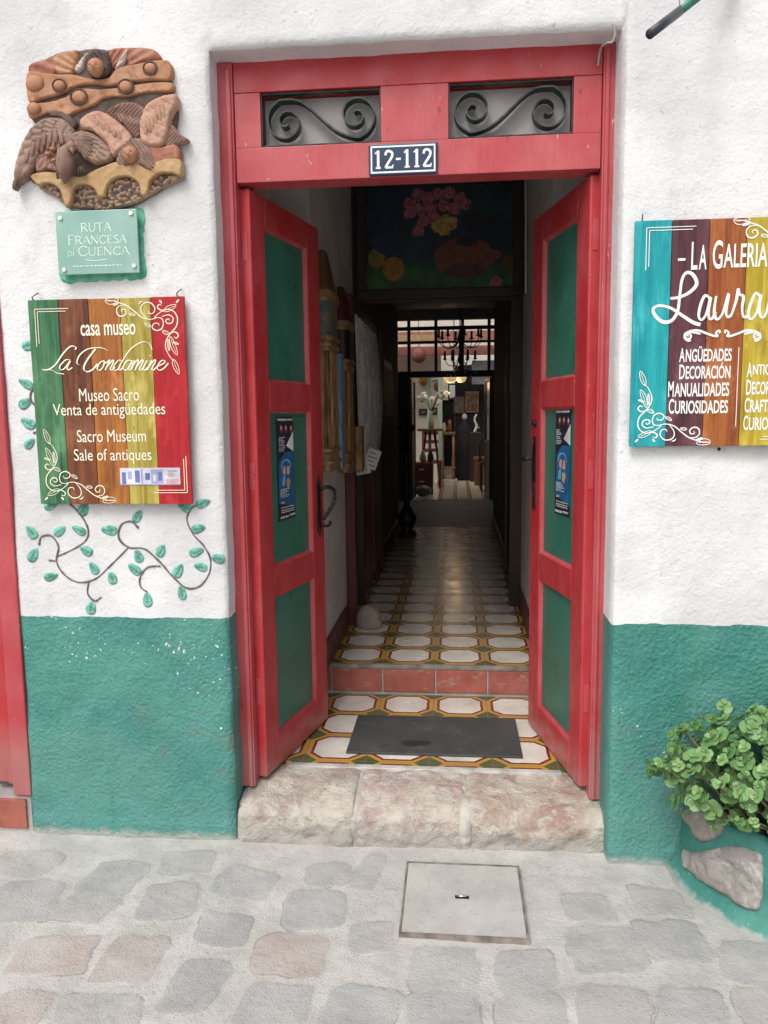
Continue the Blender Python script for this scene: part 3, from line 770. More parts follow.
# ------------------------------------------------------------------ door leaves (local: x from the hinge, y the thickness, z up)
LW, LT, B0, T0 = .612, .044, .168, 2.292
def leaf(name, label, hinge, ang, side):
    """side=+1: visible face at y=0 and body towards +y (left leaf); -1 the mirrored leaf"""
    t = thing(name, label, 'door leaf', (hinge[0], hinge[1], 0), ang, 'leaves of the red double door')
    def bx(nm, mat, s0, s1, d0, d1, z0, z1, bev=.004, par=None):
        y0, y1 = (d0, d1) if side > 0 else (-d1, -d0)
        return MB().box(s0, s1, y0, y1, z0, z1, bev).build(nm, mat, par or t, local=True)
    bx('hinge_stile', M['red'], 0, .116, 0, LT, B0, T0, .007)
    bx('lock_stile', M['red'], .486, LW, 0, LT, B0, T0, .007)
    for (a, b) in ((B0+.001, .292), (.832, .946), (1.535, 1.642), (2.188, T0-.001)):
        bx('rail', M['red'], .1165, .4855, .0006, LT-.0006, a, b, .003)
    for (a, b) in ((.292, .832), (.946, 1.535), (1.642, 2.188)):
        p = bx('panel', M['panel'], .1168, .4852, .016, .030, a+.001, b-.001, 0)
        # bevelled moulding round the panel
        mo = MB()
        r = [(.117, .485, a, b), (.127, .475, a+.010, b-.010)]
        (x0, x1, z0, z1), (p0, p1, q0, q1) = r
        sg = side
        O = [(x0, .003*sg, z0), (x1, .003*sg, z0), (x1, .003*sg, z1), (x0, .003*sg, z1)]; I = [(p0, .0158*sg, q0), (p1, .0158*sg, q0), (p1, .0158*sg, q1), (p0, .0158*sg, q1)]
        mo.add(O+I, [(k, (k+1) % 4, 4+(k+1) % 4, 4+k) for k in range(4)])
        mo.build('moulding', M['red2'], p, local=True)
    return t
aL = math.atan2(.72-.125, -.571+.706); aR = math.atan2(.722-.125, .313-.441)
LL = leaf('door_leaf', 'red door leaf with green panels and twisted iron pull, standing open on the left', (-.706, .125), aL, +1)
RL = leaf('door_leaf', 'red door leaf with green panels and iron lock plate, standing open on the right', (.441, .125), aR, -1)
# pull handle on the left leaf
h = MB()
h.box(.528, .562, -.006, .002, 1.03, 1.235, .003)
h.lathe((.545, -.006, 1.235), [(.004, -.02), (.013, 0), (.006, .012), (.002, .026)], 10, sy=.5)
h.lathe((.545, -.006, 1.03), [(.002, -.03), (.006, -.016), (.014, 0), (.004, .018)], 10, sy=.5)
tw = [(.545, -.012, 1.205), (.562, -.036, 1.215), (.590, -.052, 1.203), (.600, -.055, 1.175), (.590, -.05, 1.14), (.570, -.035, 1.105), (.552, -.018, 1.075)]
h.tube(cr(tw, 6), lambda t: .0075*(1+.22*math.sin(t*60)), 8)
h.tube(cr([(.548, -.012, 1.052), (.565, -.03, 1.046), (.582, -.038, 1.053), (.584, -.036, 1.066)], 6), .006, 8)
h.build('pull_handle', M['iron'], LL, local=True)
h = MB()
h.box(.535, .566, 0, .006, 1.23, 1.42, .003); h.box(.538, .562, 0.0, .008, 1.12, 1.21, .003)
h.tube([(.55, .0, 1.33), (.553, .035, 1.33), (.568, .045, 1.325)], .008, 8); h.tube(cr([(.54, .010, 1.41), (.536, .016, 1.36), (.538, .016, 1.25), (.545, .008, 1.17)], 5), .004, 6)
h.lathe((.545, .004, 1.475), [(.004, -.014), (.013, -.006), (.013, .006), (.004, .014)], 10)
h.build('lock_plate', M['iron'], RL, local=True)
for t, sg in ((LL, 1), (RL, -1)):
    for z in (.45, 1.25, 2.05):
        y0 = .012 if sg > 0 else -.034
        MB().box(-.0022, .001, y0, y0+.022, z, z+.10, .0008).build('hinge', M['red2'], t, local=True)
# posters stuck on the panels
mp = [m_pbr('poster_black', (.022, .02, .03), .35, scale=40), m_pbr('poster_blue', (.015, .11, .26), .35), m_pbr('poster_white', (.62, .65, .68), .35), m_pbr('poster_pink', (.55, .30, .25), .35), m_pbr('poster_ochre', (.45, .30, .14), .35), m_pbr('poster_sky', (.12, .35, .55), .35), m_pbr('poster_wine', (.13, .04, .06), .35)]
def poster(label, leafobj, x0, x1, z0, z1, sg, seed, flipx):
    rd = random.Random(seed)
    ang = leafobj.rotation_euler[2]; L = leafobj.location
    t = thing('poster', label, 'poster', (L[0], L[1], 0), ang, 'posters stuck on the door leaves')
    y = .0148*sg
    mb = MB(); mb.box(x0, x1, min(y, y+.0011*sg), max(y, y+.0011*sg), z0, z1); mb.build('sheet', mp[0], t, local=True)
    lay = [0]
    def P(nm, poly, mi):
        lay[0] += 1; yy = y-(.0002+.00012*lay[0])*sg
        pts = [((x1-(px)*(x1-x0)) if flipx else (x0+px*(x1-x0)), yy, z0+pz*(z1-z0)) for px, pz in poly]
        return MB().add(pts, [tuple(range(len(pts)))]).build(nm, mp[mi], t, local=True)
    P('blue_field', [(.05, .18), (.98, .10), (.98, .66), (.45, .66), (.10, .56)], 1)
    P('white_wedge', [(.98, .66), (.98, .86), (.55, .72)], 2)
    for (cx, cz) in ((.28, .885), (.55, .885), (.85, .88)):
        P('portrait', [(cx+.10*math.cos(a), cz+.045*math.sin(a)) for a in np.linspace(0, 2*PI, 12, endpoint=False)], 6)
        P('portrait_face', [(cx+.05*math.cos(a), cz+.01+.022*math.sin(a)) for a in np.linspace(0, 2*PI, 10, endpoint=False)], 3)
    P('figure_halo', [(.5+.30*math.cos(a), .52+.075*math.sin(a)) for a in np.linspace(-.2, PI+.2, 14)]+[(.5+.23*math.cos(a), .515+.06*math.sin(a)) for a in np.linspace(PI+.2, -.2, 14)], 5)
    P('figure', [(.30, .50), (.38, .53), (.46, .52), (.46, .45), (.38, .44), (.30, .46)], 3); P('figure', [(.54, .50), (.60, .53), (.70, .51), (.70, .45), (.60, .43), (.54, .45)], 3)
    P('figure_body', [(.28, .42), (.44, .44), (.42, .34), (.22, .33)], 5); P('figure_body', [(.50, .40), (.68, .41), (.75, .37), (.62, .30), (.50, .33)], 4)
    mb = MB(); k = 0
    def line(u0, u1, v, hh):
        nonlocal k
        k += 1; yy = y-(.0026+.00002*k)*sg
        def mx(u): return (x1-u*(x1-x0)) if flipx else (x0+u*(x1-x0))
        zz = z0+v*(z1-z0)
        u = u0
        while u < u1:
            wd = min(rd.uniform(.04, .12), u1-u)
            mb.add([(mx(u), yy, zz), (mx(u+wd), yy, zz), (mx(u+wd), yy, zz+hh*(z1-z0)), (mx(u), yy, zz+hh*(z1-z0))], [(0, 1, 2, 3)])
            u += wd+.025
    def block(nm, rows):
        nonlocal mb
        mb = MB()
        for r_ in rows: line(*r_)
        mb.build(nm, mp[2], t, local=True)
    block('heading', [(.06, .95, .963, .020)])
    for v in (.80, .785, .77, .755, .735, .72, .70, .685, .67): block('text_line', [(.10, .30+rd.random()*.18, v, .007)])
    for v in (.30, .285, .27, .255, .24, .225): block('text_line', [(.12, .45+rd.random()*.25, v, .008)])
    for v in (.175, .165): block('text_line', [(.15, .35, v, .008)])
    for v in (.12, .095, .075): block('text_line', [(.14, .9, v, .010)])
    block('footer', [(.10, .55, .02, .022)]); block('footer', [(.62, .95, .03, .018)])
poster('narrow blue and black event poster on the left door leaf beside the iron pull', LL, .188, .342, 1.112, 1.512, 1, 3, False)
poster('narrow blue and black event poster on the right door leaf facing the lock plate', RL, .180, .345, 1.128, 1.530, -1, 4, True)

# ------------------------------------------------------------------ neighbouring doorway at the left edge
nf = thing('door_frame', 'pale red frame of the neighbouring doorway at the left end of the wall', 'door frame', (-2.0, .06, .13))
MB().box(-1.628, -1.560, -.012, .12, .135, NZ+.005, .004).build('jamb', M['red2'], nf)
MB().box(-2.606, -2.54, .03, .12, .135, NZ+.005, .004).build('jamb', M['red2'], nf)
MB().box(-2.539, -1.629, .03, .12, NZ-.07, NZ+.006, .004).build('top_rail', M['red2'], nf)
nd = thing('closed_door', 'closed red wooden door inside the neighbouring doorway', 'door', (-2.08, .09, .13))
b = MB().box(-2.538, -1.630, .055, .10, .16, NZ-.072, .003).build('door_panel', M['red'], nd)
MB().box(-1.735, -1.632, .036, .0545, .162, NZ-.074, .004).build('stile', M['red'], nd)
MB().box(-1.663, -1.6305, .018, .0355, .164, NZ-.076, .004).build('cover_strip', M['red'], nd)
ns = thing('tiled_step', 'small step of brown red tiles below the neighbouring door', 'step', (-2.0, .03, 0))
MB().box(-2.55, -1.568, .0, .12, -.02, .128).build('step_core', M['cement'], ns)
for i in range(8):
    x1 = -1.585-i*.115
    MB().box(x1-.109, x1, -.010, .002, .005, .118, .003).build('tile', M['brick'], ns)

# ------------------------------------------------------------------ glass plaque
pq = thing('glass_plaque', 'small frosted green plaque with white lettering mounted above the wooden museum sign', 'plaque', (-1.19, -.03, 1.985))
A = [onY(58, 215, -.025), onY(138.5, 211, -.025), onY(140, 275, -.025), (0, 0)]
px0, px1, pz0, pz1 = -1.322, -1.043, 1.990, 2.194
n = NT('frosted_green_glass'); col = n.mix(n.ramp(n.noise(7, 4), .3, .7), (.20, .37, .32), (.29, .45, .40))
mglass = n.done(col, .22, spec=.5)
def tilt(x, z, c=(-1.19, 2.09), a=.012): return (x+(z-c[1])*-.02*0, z+(x-c[0])*a)
mb = MB().box(px0, px1, -.034, -.026, pz0, pz1, .002); 
mb.build('pane', mglass, pq)
mb = MB()
rr = []
pp = []
for (u, v) in [(61, 213), (80, 211), (100, 210), (120, 209), (143, 209), (144, 230), (145, 255), (146, 278), (120, 280), (100, 281), (80, 282), (62, 281), (59, 260), (60, 235)]:
    pp.append(onY(u, v, 0))
pp = cr(pp, 5, True)
pp = [(q[0]+random.uniform(-.004, .004), q[1]+random.uniform(-.004, .004)) for q in pp]
pad(mb, pp, .006, lambda U, V, D: .0022+0*U, lambda U, V, H: (U, wall_y(U, V)-H, V))
npnt = NT('bright_green_patch'); cpt = npnt.mix(npnt.ramp(npnt.noise(26, 5, .7), .35, .65), (.06, .36, .22), (.20, .56, .42))
mpatch = npnt.done(cpt, .7)
mb.build('painted_patch', mpatch, house)
for (cx, cz) in ((px0+.018, pz1-.022), (px1-.018, pz1-.014), (px0+.022, pz0+.016), (px1-.016, pz0+.022)):
    s = MB(); 
    bm_ = bmesh.new(); bmesh.ops.create_cone(bm_, cap_ends=True, segments=16, radius1=.0085, radius2=.007, depth=.030)
    for v in bm_.verts: v.co = Vector((cx+v.co.x, -.026-v.co.z*.9, cz+v.co.y))
    s.bm(bm_, False); s.build('standoff', M['silver'], pq)
# serif capitals drawn as strokes: unit cell 0..1
def serif_letter(ch):
    t, k = .11, .045
    def sf(x, z, w=.13): return ([(x-w, z), (x+w, z)], .045)
    G = {'R': ([([(.18, 0), (.18, 1)], t), (cr([(.18, .97), (.5, .98), (.72, .78), (.5, .52), (.18, .5)], 5), .08), ([(.45, .5), (.85, .02)], t), sf(.18, .02), sf(.12, .98, .08), sf(.88, .02, .08)], .95),
         'U': ([(cr([(.15, 1), (.15, .35), (.3, .06), (.55, .04), (.75, .2), (.8, .45), (.8, 1)], 5), .085), sf(.15, .98), sf(.8, .98)], .98),
         'T': ([([(.42, 0), (.42, 1)], t), ([(.02, .97), (.82, .97)], .06), ([(.03, .99), (.0, .85)], .05), ([(.81, .99), (.84, .85)], .05), sf(.42, .02)], .86),
         'A': ([([(.05, 0), (.45, 1)], .055), ([(.45, 1), (.85, 0)], t), ([(.2, .36), (.7, .36)], .05), sf(.05, .02, .09), sf(.85, .02, .1)], .92),
         'F': ([([(.16, 0), (.16, 1)], t), ([(.1, .97), (.62, .97)], .055), ([(.61, .99), (.64, .84)], .05), ([(.18, .52), (.52, .52)], .05), sf(.16, .02)], .7),
         'N': ([([(.14, 0), (.14, 1)], .055), ([(.12, 1), (.82, 0)], t), ([(.82, 0), (.82, 1)], .055), sf(.14, .02, .09), sf(.82, .98, .09)], 1.0),
         'C': ([(cr([(.82, .82), (.6, .97), (.3, .9), (.1, .6), (.12, .3), (.35, .04), (.62, .04), (.84, .2)], 5), .09), ([(.82, .95), (.82, .75)], .05)], .92),
         'E': ([([(.16, 0), (.16, 1)], t), ([(.1, .97), (.62, .97)], .055), ([(.18, .52), (.54, .52)], .05), ([(.1, .03), (.66, .03)], .055), ([(.63, .84), (.61, .99)], .05), ([(.69, .17), (.65, .01)], .05)], .74),
         'S': ([(cr([(.55, .84), (.38, .97), (.16, .88), (.15, .68), (.38, .52), (.58, .34), (.55, .12), (.32, .03), (.08, .16)], 5), .09)], .66),
         'D': ([([(.16, 0), (.16, 1)], t), (cr([(.16, .97), (.5, .95), (.82, .7), (.82, .3), (.5, .05), (.16, .03)], 5), .085)], .98),
         'I': ([([(.18, 0), (.18, 1)], t), sf(.18, .02), sf(.18, .98)], .38)}
    return G[ch]
def serif_word(mb, wd, x0, x1, z0, z1, y, caps=1.0, slope=0.0):
    tot = sum(serif_letter(c)[1]*(1.18 if i == 0 and caps > 1 else 1) for i, c in enumerate(wd)); u = (x1-x0)/tot; x = x0; H = z1-z0
    for i, c in enumerate(wd):
        g, adv = serif_letter(c); s = caps if i == 0 else 1.0; sx = u*(1.18 if i == 0 and caps > 1 else 1)
        for pts, wdt in g:
            ribbon(mb, [(x+p[0]*sx, z0+slope*(x-x0)+p[1]*H*s) for p in pts], wdt*H*1.05, y)
        x += adv*sx
mb = MB()
def pqx(X): return px0+(X-100)/(628-100)*(px1-px0)
def pqz(Y): return pz1-(Y-88)/(490-88)*(pz1-pz0)
serif_word(mb, 'RUTA', pqx(260), pqx(462), pqz(222), pqz(168), -.0346)
serif_word(mb, 'FRANCESA', pqx(172), pqx(558), pqz(300), pqz(248), -.0346, 1.18)
serif_word(mb, 'DI', pqx(166), pqx(214), pqz(374), pqz(342), -.0346)
serif_word(mb, 'CUENCA', pqx(236), pqx(572), pqz(374), pqz(322), -.0346, 1.22)
x = pqx(200)
while x < pqx(520):
    wd = random.uniform(.004, .012); ribbon(mb, [(x, pqz(438)), (x+wd, pqz(438))], .003, -.0346); x += wd+.003
ribbon(mb, cr([(pqx(280), pqz(398)), (pqx(340), pqz(406)), (pqx(420), pqz(400))], 5), .0022, -.0346)
mb.build('lettering', simple('pale_plaque_print', (.70, .80, .76), .5, .05, 20, 0), pq)

# ------------------------------------------------------------------ wooden signs
def sign_board(t, x0, x1, z0, z1, y0, y1, cols, edges):
    mb = MB()
    for k, (a, b) in enumerate(zip(edges[:-1], edges[1:])):
        mb.box(x0+a*(x1-x0)+(.0008 if k else 0), x0+b*(x1-x0)-(.0008 if k < len(cols)-1 else 0), y0+random.uniform(-.0004, .0004), y1, z0+random.uniform(0, .0015), z1-random.uniform(0, .0015), .0012, mi=k)
    mb.build('board', cols, t)
    # two bent hanging wires along the top edge
    for xx in (x0+.018*1.2, x1-.018):
        w_ = MB(); w_.tube(cr([(xx, y1, z1-.004), (xx-.003, y0-.004, z1+.006), (xx+.002, y1, z1+.022), (xx+.004, y1+.012, z1+.026)], 5), .0018, 6)
        w_.build('hanging_wire', M['iron'], t)
ORN = [[(480, 215), (540, 165), (600, 145), (650, 165), (680, 220), (670, 290), (620, 350), (585, 410), (580, 470), (610, 540), (650, 585)],
       [(480, 215), (540, 220), (560, 260), (545, 310), (500, 325), (465, 300), (480, 268), (515, 265), (525, 285)],
       [(545, 205), (605, 192), (642, 218), (632, 258), (595, 265), (580, 240), (602, 226), (612, 240)],
       [(500, 220), (440, 230), (370, 210), (310, 160), (250, 115), (190, 90), (130, 72), (70, 70)],
       [(420, 228), (375, 170), (370, 120), (400, 90), (450, 90), (485, 130), (475, 175), (440, 180), (430, 158)],
       [(240, 108), (185, 115), (160, 150), (175, 195), (215, 202), (242, 175), (230, 145), (202, 150), (207, 170)],
       [(560, 152), (535, 150), (510, 130), (520, 105), (545, 110)], [(620, 350), (660, 338), (688, 365), (670, 390), (650, 378)], [(350, 100), (365, 80), (385, 78)]]
ORL = [[(642, 570), (678, 612), (692, 698), (650, 645)], [(62, 70), (110, 48), (178, 60), (112, 102)], [(560, 162), (600, 118), (668, 108), (625, 152)], [(618, 375), (652, 440), (678, 535), (636, 480)],
       [(400, 262), (430, 268), (455, 292), (420, 290)], [(552, 328), (585, 330), (612, 352), (575, 358)], [(268, 185), (290, 176), (322, 192), (290, 200)], [(640, 425), (668, 428), (692, 442), (665, 442)], [(525, 68), (540, 74), (545, 92), (532, 84)], [(668, 88), (676, 72), (692, 62), (684, 80)], [(600, 400), (612, 440), (610, 500), (596, 450)], [(130, 110), (150, 96), (180, 95), (155, 108)]]
def scroll_ornament(mb, O, e, y, w, k=1.0):
    """leafy scroll for a corner; e = +1 for an upper right corner, -1 turns it half round for a lower left one"""
    x0, z0 = onY(185.3, 298.5, -.0356)
    def Q(q):
        a, b = onY(100+q[0]/8.533, 295+q[1]/8.533, -.0356); return (O[0]+e*k*(a-x0), O[1]+e*k*(b-z0))
    for st in ORN:
        ribbon(mb, [Q(q) for q in cr(st, 8)], lambda t: w*(.35+.85*math.sin(PI*min(1, .12+.8*t))), y)
    for lf in ORL:
        m_ = cr([lf[0], ((lf[1][0]+lf[3][0])/2, (lf[1][1]+lf[3][1])/2), lf[2]], 6)
        hw = math.hypot(lf[1][0]-lf[3][0], lf[1][1]-lf[3][1])/8.533*.0030
        for sg in (1, -1):
            pts = [Q(q) for q in m_]; P_ = np.array(pts); T_ = np.gradient(P_, axis=0); T_ /= np.linalg.norm(T_, axis=1)[:, None]+1e-9
            n_ = len(pts); off = np.array([math.sin(PI*i/(n_-1))**.8*hw*.55*k for i in range(n_)])
            P_ = P_+sg*np.stack([-T_[:, 1], T_[:, 0]], 1)*off[:, None]
            ribbon(mb, P_.tolist(), w*.62, y)
        ribbon(mb, [Q(q) for q in m_[2:-2]], w*.45, y)
def corner_lines(mb, O, ex, ez, Lx, Lz, y):
    for d in (0, .0085):
        ribbon(mb, [(O[0]+ex*d, O[1]+ez*d), (O[0]+ex*(Lx-d*1.2), O[1]+ez*d)], .0022, y)
        ribbon(mb, [(O[0]+ex*d, O[1]+ez*d), (O[0]+ex*d, O[1]+ez*(Lz-d*1.2))], .0022, y)
SCRIPT = {'a': ([[(.95, .82), (.62, 1), (.22, .72), (.05, .25), (.28, 0), (.62, .22), (.95, .95), (.84, .3), (1.0, 0), (1.25, .22)]], 1.18),
          'u': ([[(0, .5), (.2, .95), (.14, .3), (.34, 0), (.64, .25), (.86, .95), (.78, .25), (.94, 0), (1.2, .25)]], 1.14),
          'r': ([[(0, .4), (.28, 1.12), (.36, .9), (.66, .9), (.56, .4), (.66, 0), (.95, .28)]], .9),
          'n': ([[(0, .7), (.22, .96), (.15, 0)], [(.15, .35), (.5, .95), (.72, .85), (.65, .25), (.8, 0), (1.08, .25)]], 1.05),
          'm': ([[(0, .7), (.22, .96), (.15, 0)], [(.15, .35), (.46, .95), (.64, .85), (.6, 0)], [(.6, .35), (.92, .95), (1.12, .85), (1.05, .25), (1.2, 0), (1.46, .25)]], 1.45),
          'i': ([[(0, .5), (.2, .95), (.14, .25), (.3, 0), (.56, .25)], [(.25, 1.42), (.30, 1.5)]], .52),
          'e': ([[(0, .28), (.5, .52), (.6, .85), (.36, 1), (.1, .6), (.15, .15), (.45, 0), (.85, .32)]], .78),
          'o': ([[(.52, 1), (.16, .75), (.05, .3), (.3, 0), (.66, .3), (.72, .75), (.5, 1), (.62, .82), (.95, .9)]], .88),
          'd': ([[(.82, .85), (.52, 1), (.16, .65), (.05, .25), (.3, 0), (.66, .3), (1.18, 2.1)], [(1.18, 2.1), (.86, .3), (1.02, 0), (1.28, .25)]], 1.2)}
def script_word(mb, wd, x0, x1, zb, xh, y, w, slant, pen=None, slope=0.0):
    tot = sum(SCRIPT[c][1] for c in wd); u = (x1-x0)/tot; x = x0
    for c in wd:
        for s in SCRIPT[c][0]:
            ribbon(mb, [(x+p[0]*u+p[1]*xh*slant, zb+p[1]*xh+slope*(x-x0)) for p in cr(s, 7)], w, y, pen)
        x += SCRIPT[c][1]*u
# left sign
sl_ = thing('wooden_sign', 'five coloured plank museum sign with cream lettering hanging left of the door', 'sign', (-1.17, -.02, 1.22))
SX0, SX1, SZ0, SZ1 = -1.437, -.897, 1.219, 1.911
P5 = [m_plank('green_plank', (.018, .10, .045), (.085, .22, .10)), m_plank('brown_plank', (.075, .02, .012), (.20, .065, .022)), m_plank('orange_plank', (.25, .075, .015), (.42, .16, .035)), m_plank('olive_yellow_plank', (.26, .20, .025), (.46, .38, .09)), m_plank('red_plank', (.33, .008, .014), (.42, .015, .022))]
sign_board(sl_, SX0, SX1, SZ0, SZ1, -.034, -.018, P5, [0, .195, .39, .595, .79, 1])
YS = -.0356
def sx(X):  # columns of the enlarged photo region to the board
    return SX0+(X-103)/(578-103)*(SX1-SX0)
def sz(Y): return SZ1-(Y-60)/(692-60)*(SZ1-SZ0)
text('casa museo', sx(262), sx(430), sz(172), sz(138), YS, M['ink_cream'], sl_, bold=.012)
text('Museo Sacro', sx(246), sx(431), sz(371), sz(331), YS, M['ink_cream'], sl_)
text('Venta de antigüedades', sx(162), sx(509), sz(425), sz(378), YS, M['ink_cream'], sl_)
text('Sacro Museum', sx(232), sx(446), sz(497), sz(459), YS, M['ink_cream'], sl_)
text('Sale of antiques', sx(219), sx(460), sz(566), sz(518), YS, M['ink_cream'], sl_)
mb = MB(); pen = (.30, nrm((.5, .87)))
def zc_(q): return onY(40+q[0]/5.486, 330+q[1]/5.486, YS)
def hand(pts, w_): ribbon(mb, [zc_(q) for q in cr(pts, 8)], w_, YS, pen)
hand([(193, 108), (198, 94), (168, 90), (128, 128), (88, 186), (52, 214), (20, 219), (14, 214)], .0052)
hand([(30, 220), (60, 218), (95, 236), (132, 241)], .0052)
hand([(166, 165), (142, 164), (112, 194), (110, 216), (132, 213), (166, 170), (150, 204), (154, 219), (178, 206)], .0046)
hand([(372, 112), (332, 97), (264, 104), (218, 138), (203, 178), (216, 192)], .0046)
hand([(305, 104), (262, 160), (240, 208), (258, 229), (290, 216), (316, 186)], .0060)
hand([(352, 168), (328, 180), (314, 212), (328, 221), (348, 200), (354, 172), (360, 182), (374, 172)], .0046)
hand([(374, 172), (382, 166), (358, 220)], .0046); hand([(364, 206), (396, 168), (404, 172), (386, 212), (394, 220), (412, 204)], .0046)
hand([(448, 168), (428, 168), (402, 204), (410, 221), (432, 210), (452, 170), (500, 102), (560, 66), (598, 74), (616, 108)], .0040)
hand([(452, 170), (432, 208), (438, 220), (456, 206)], .0046)
hand([(502, 168), (480, 168), (456, 202), (464, 221), (486, 208), (506, 168), (486, 208), (492, 220), (510, 204)], .0046)
hand([(518, 166), (496, 220)], .0046); hand([(502, 206), (532, 166), (540, 172), (522, 220)], .0046); hand([(528, 206), (558, 166), (566, 172), (546, 212), (552, 220), (570, 204)], .0046)
hand([(588, 166), (566, 210), (574, 220), (594, 204)], .0046); hand([(604, 142), (607, 138)], .0055)
hand([(612, 166), (588, 220)], .0046); hand([(594, 206), (626, 166), (634, 172), (614, 212), (622, 220), (644, 200)], .0046)
hand([(644, 200), (680, 182), (684, 168), (664, 170), (644, 202), (654, 221), (680, 210), (704, 182)], .0046)
mb.build('script_lettering', M['ink_cream'], sl_)
mb = MB(); scroll_ornament(mb, (SX1, SZ1), 1, YS, .0030); mb.build('scroll_ornament', M['ink_cream'], sl_)
mb = MB(); scroll_ornament(mb, (SX0+.004, SZ0+.004), -1, YS, .0030); mb.build('scroll_ornament', M['ink_cream'], sl_)
mb = MB(); corner_lines(mb, (sx(124), sz(88)), 1, -1, .118, .125, YS); mb.build('corner_lines', M['ink_cream'], sl_)
mb = MB(); corner_lines(mb, (sx(566), sz(656)), -1, 1, .118, .125, YS); mb.build('corner_lines', M['ink_cream'], sl_)
# little printed photo of a house front
ph = MB()
x0, x1, z0, z1 = sx(360), sx(546), sz(632), sz(578)
pm = [m_pbr('print_white', (.62, .62, .70), .4), m_pbr('print_blue', (.12, .16, .40), .4), m_pbr('print_lilac', (.36, .33, .55), .4), m_pbr('print_pink', (.60, .40, .42), .4)]
ph.box(x0, x1, YS-.0006, YS+.0012, z0, z1)
k = 0
for (a, b, c, d, mi) in ((.03, .10, .05, .75, 1), (.13, .20, .35, .8, 2), (.25, .33, .15, .85, 1), (.35, .38, .1, .95, 2), (.42, .5, .3, .7, 1), (.52, .72, .1, .9, 2), (.55, .60, .25, .6, 0), (.64, .70, .25, .75, 1), (.76, .98, .05, .35, 3), (.80, .9, .5, .7, 3), (.8, .95, .78, .84, 2), (0, 1, .02, .07, 2)):
    k += 1; yy = YS-.0007-.00008*k
    ph.add([(x0+a*(x1-x0), yy, z0+c*(z1-z0)), (x0+b*(x1-x0), yy, z0+c*(z1-z0)), (x0+b*(x1-x0), yy, z0+d*(z1-z0)), (x0+a*(x1-x0), yy, z0+d*(z1-z0))], [(0, 1, 2, 3)], mi=mi)
ph.build('printed_photo', pm, sl_)
# right sign
sr_ = thing('wooden_sign', 'coloured plank gallery sign with white lettering and a teal plank, right of the door', 'sign', (.88, -.08, 1.40))
RX0, RX1, RZ0, RZ1 = .542, 1.096, 1.404, 2.086
P5 = [m_plank('teal_plank', (.0, .23, .27), (.02, .36, .38)), m_plank('purple_plank', (.060, .018, .026), (.135, .045, .06)), m_plank('rust_plank', (.23, .055, .016), (.38, .12, .03)), m_plank('yellow_plank', (.34, .24, .012), (.52, .40, .05)), m_plank('crimson_plank', (.30, .012, .018), (.40, .02, .03))]
sign_board(sr_, RX0, RX1, RZ0, RZ1, -.095, -.079, P5, [0, .196, .395, .592, .79, 1])
YR_ = -.0966
def rx(X): return RX0+(X-262)/142*.1149
def rz(Y): return RZ1-(Y-72)/(898-72)*(RZ1-RZ0)
for s, a, b, c, d in (('-', 420, 447, 219, 210), ('L', 468, 491, 252, 153), ('A', 496, 524, 252, 165), ('G', 545, 581, 252, 150), ('ALERIA', 585, 742, 248, 164), ('-', 775, 802, 217, 208)):
    text(s, rx(a), rx(b), rz(c), rz(d), YR_, M['ink_white'], sr_, bold=.012)
for s, a, b, c, d in (('ANGÜEDADES', 436, 628, 585, 528), ('DECORACIÓN', 438, 626, 648, 588), ('MANUALIDADES', 399, 624, 713, 662), ('CURIOSIDADES', 403, 622, 776, 727), ('ANTIQUES', 686, 820, 644, 598), ('DECORATION', 686, 850, 709, 661), ('CRAFTS', 683, 780, 775, 727), ('CURIOSITIES', 681, 850, 840, 792)):
    f_ = (b-a)/(len(s)+.25)*1.12
    text(s[0], rx(a), rx(a+f_), rz(c), rz(d-7+(13 if any(q in s for q in 'ÜÓ') else 0)), YR_, M['ink_white'], sr_, bold=.015)
    text(s[1:], rx(a+f_+3), rx(b), rz(c), rz(d), YR_, M['ink_white'], sr_, bold=.02)
mb = MB()
def zl_(q): return onY(645+q[0]/6.244, 260+q[1]/6.244, YR_)
def brush(pts, w_=.0082): ribbon(mb, [zl_(q) for q in cr(pts, 8)], lambda t: w_*(.8+.3*math.sin(t*8)**2), YR_)
brush([(158, 240), (215, 232), (280, 200), (322, 150), (302, 95), (262, 78), (232, 120), (217, 220), (203, 320), (165, 378), (110, 386), (62, 345), (52, 305), (90, 285), (160, 300), (230, 345), (300, 390), (346, 404)], .0098)
brush([(405, 240), (375, 222), (347, 280), (335, 350), (355, 373), (385, 330), (410, 232), (396, 320), (402, 366), (422, 362), (440, 325)])
brush([(444, 225), (432, 325), (450, 370), (485, 330), (522, 212), (506, 320), (516, 356), (540, 342)])
brush([(540, 342), (570, 250), (582, 182), (591, 214), (614, 230), (606, 300), (614, 352), (642, 352)])
brush([(716, 225), (690, 208), (657, 280), (645, 345), (665, 369), (700, 320), (724, 215), (712, 300), (725, 356), (750, 345), (775, 270), (790, 250)])
mb.build('script_lettering', M['ink_white'], sr_)
mb = MB()
for sg in (-1, 1):
    for pts, ww in (([(212, 478), (220, 466), (232, 474), (226, 490), (206, 492), (196, 474), (210, 458), (240, 460)][::1], .0050), ([(20, 458), (14, 446), (24, 440), (40, 456), (30, 474), (52, 474), (100, 458), (150, 440), (200, 444), (232, 462), (236, 488), (214, 506), (196, 500)], .0056), ([(136, 462), (172, 452), (206, 450)], .0060)):
        q_ = [zl_((483+sg*a, b)) for a, b in cr(pts, 7)]
        ribbon(mb, q_, lambda t, ww=ww: ww*(.45+.75*math.sin(PI*min(1, .1+.8*t))), YR_)
ribbon(mb, [(rx(653), rz(535)), (rx(653), rz(825))], .0022, YR_)
mb.build('flourish', M['ink_white'], sr_)
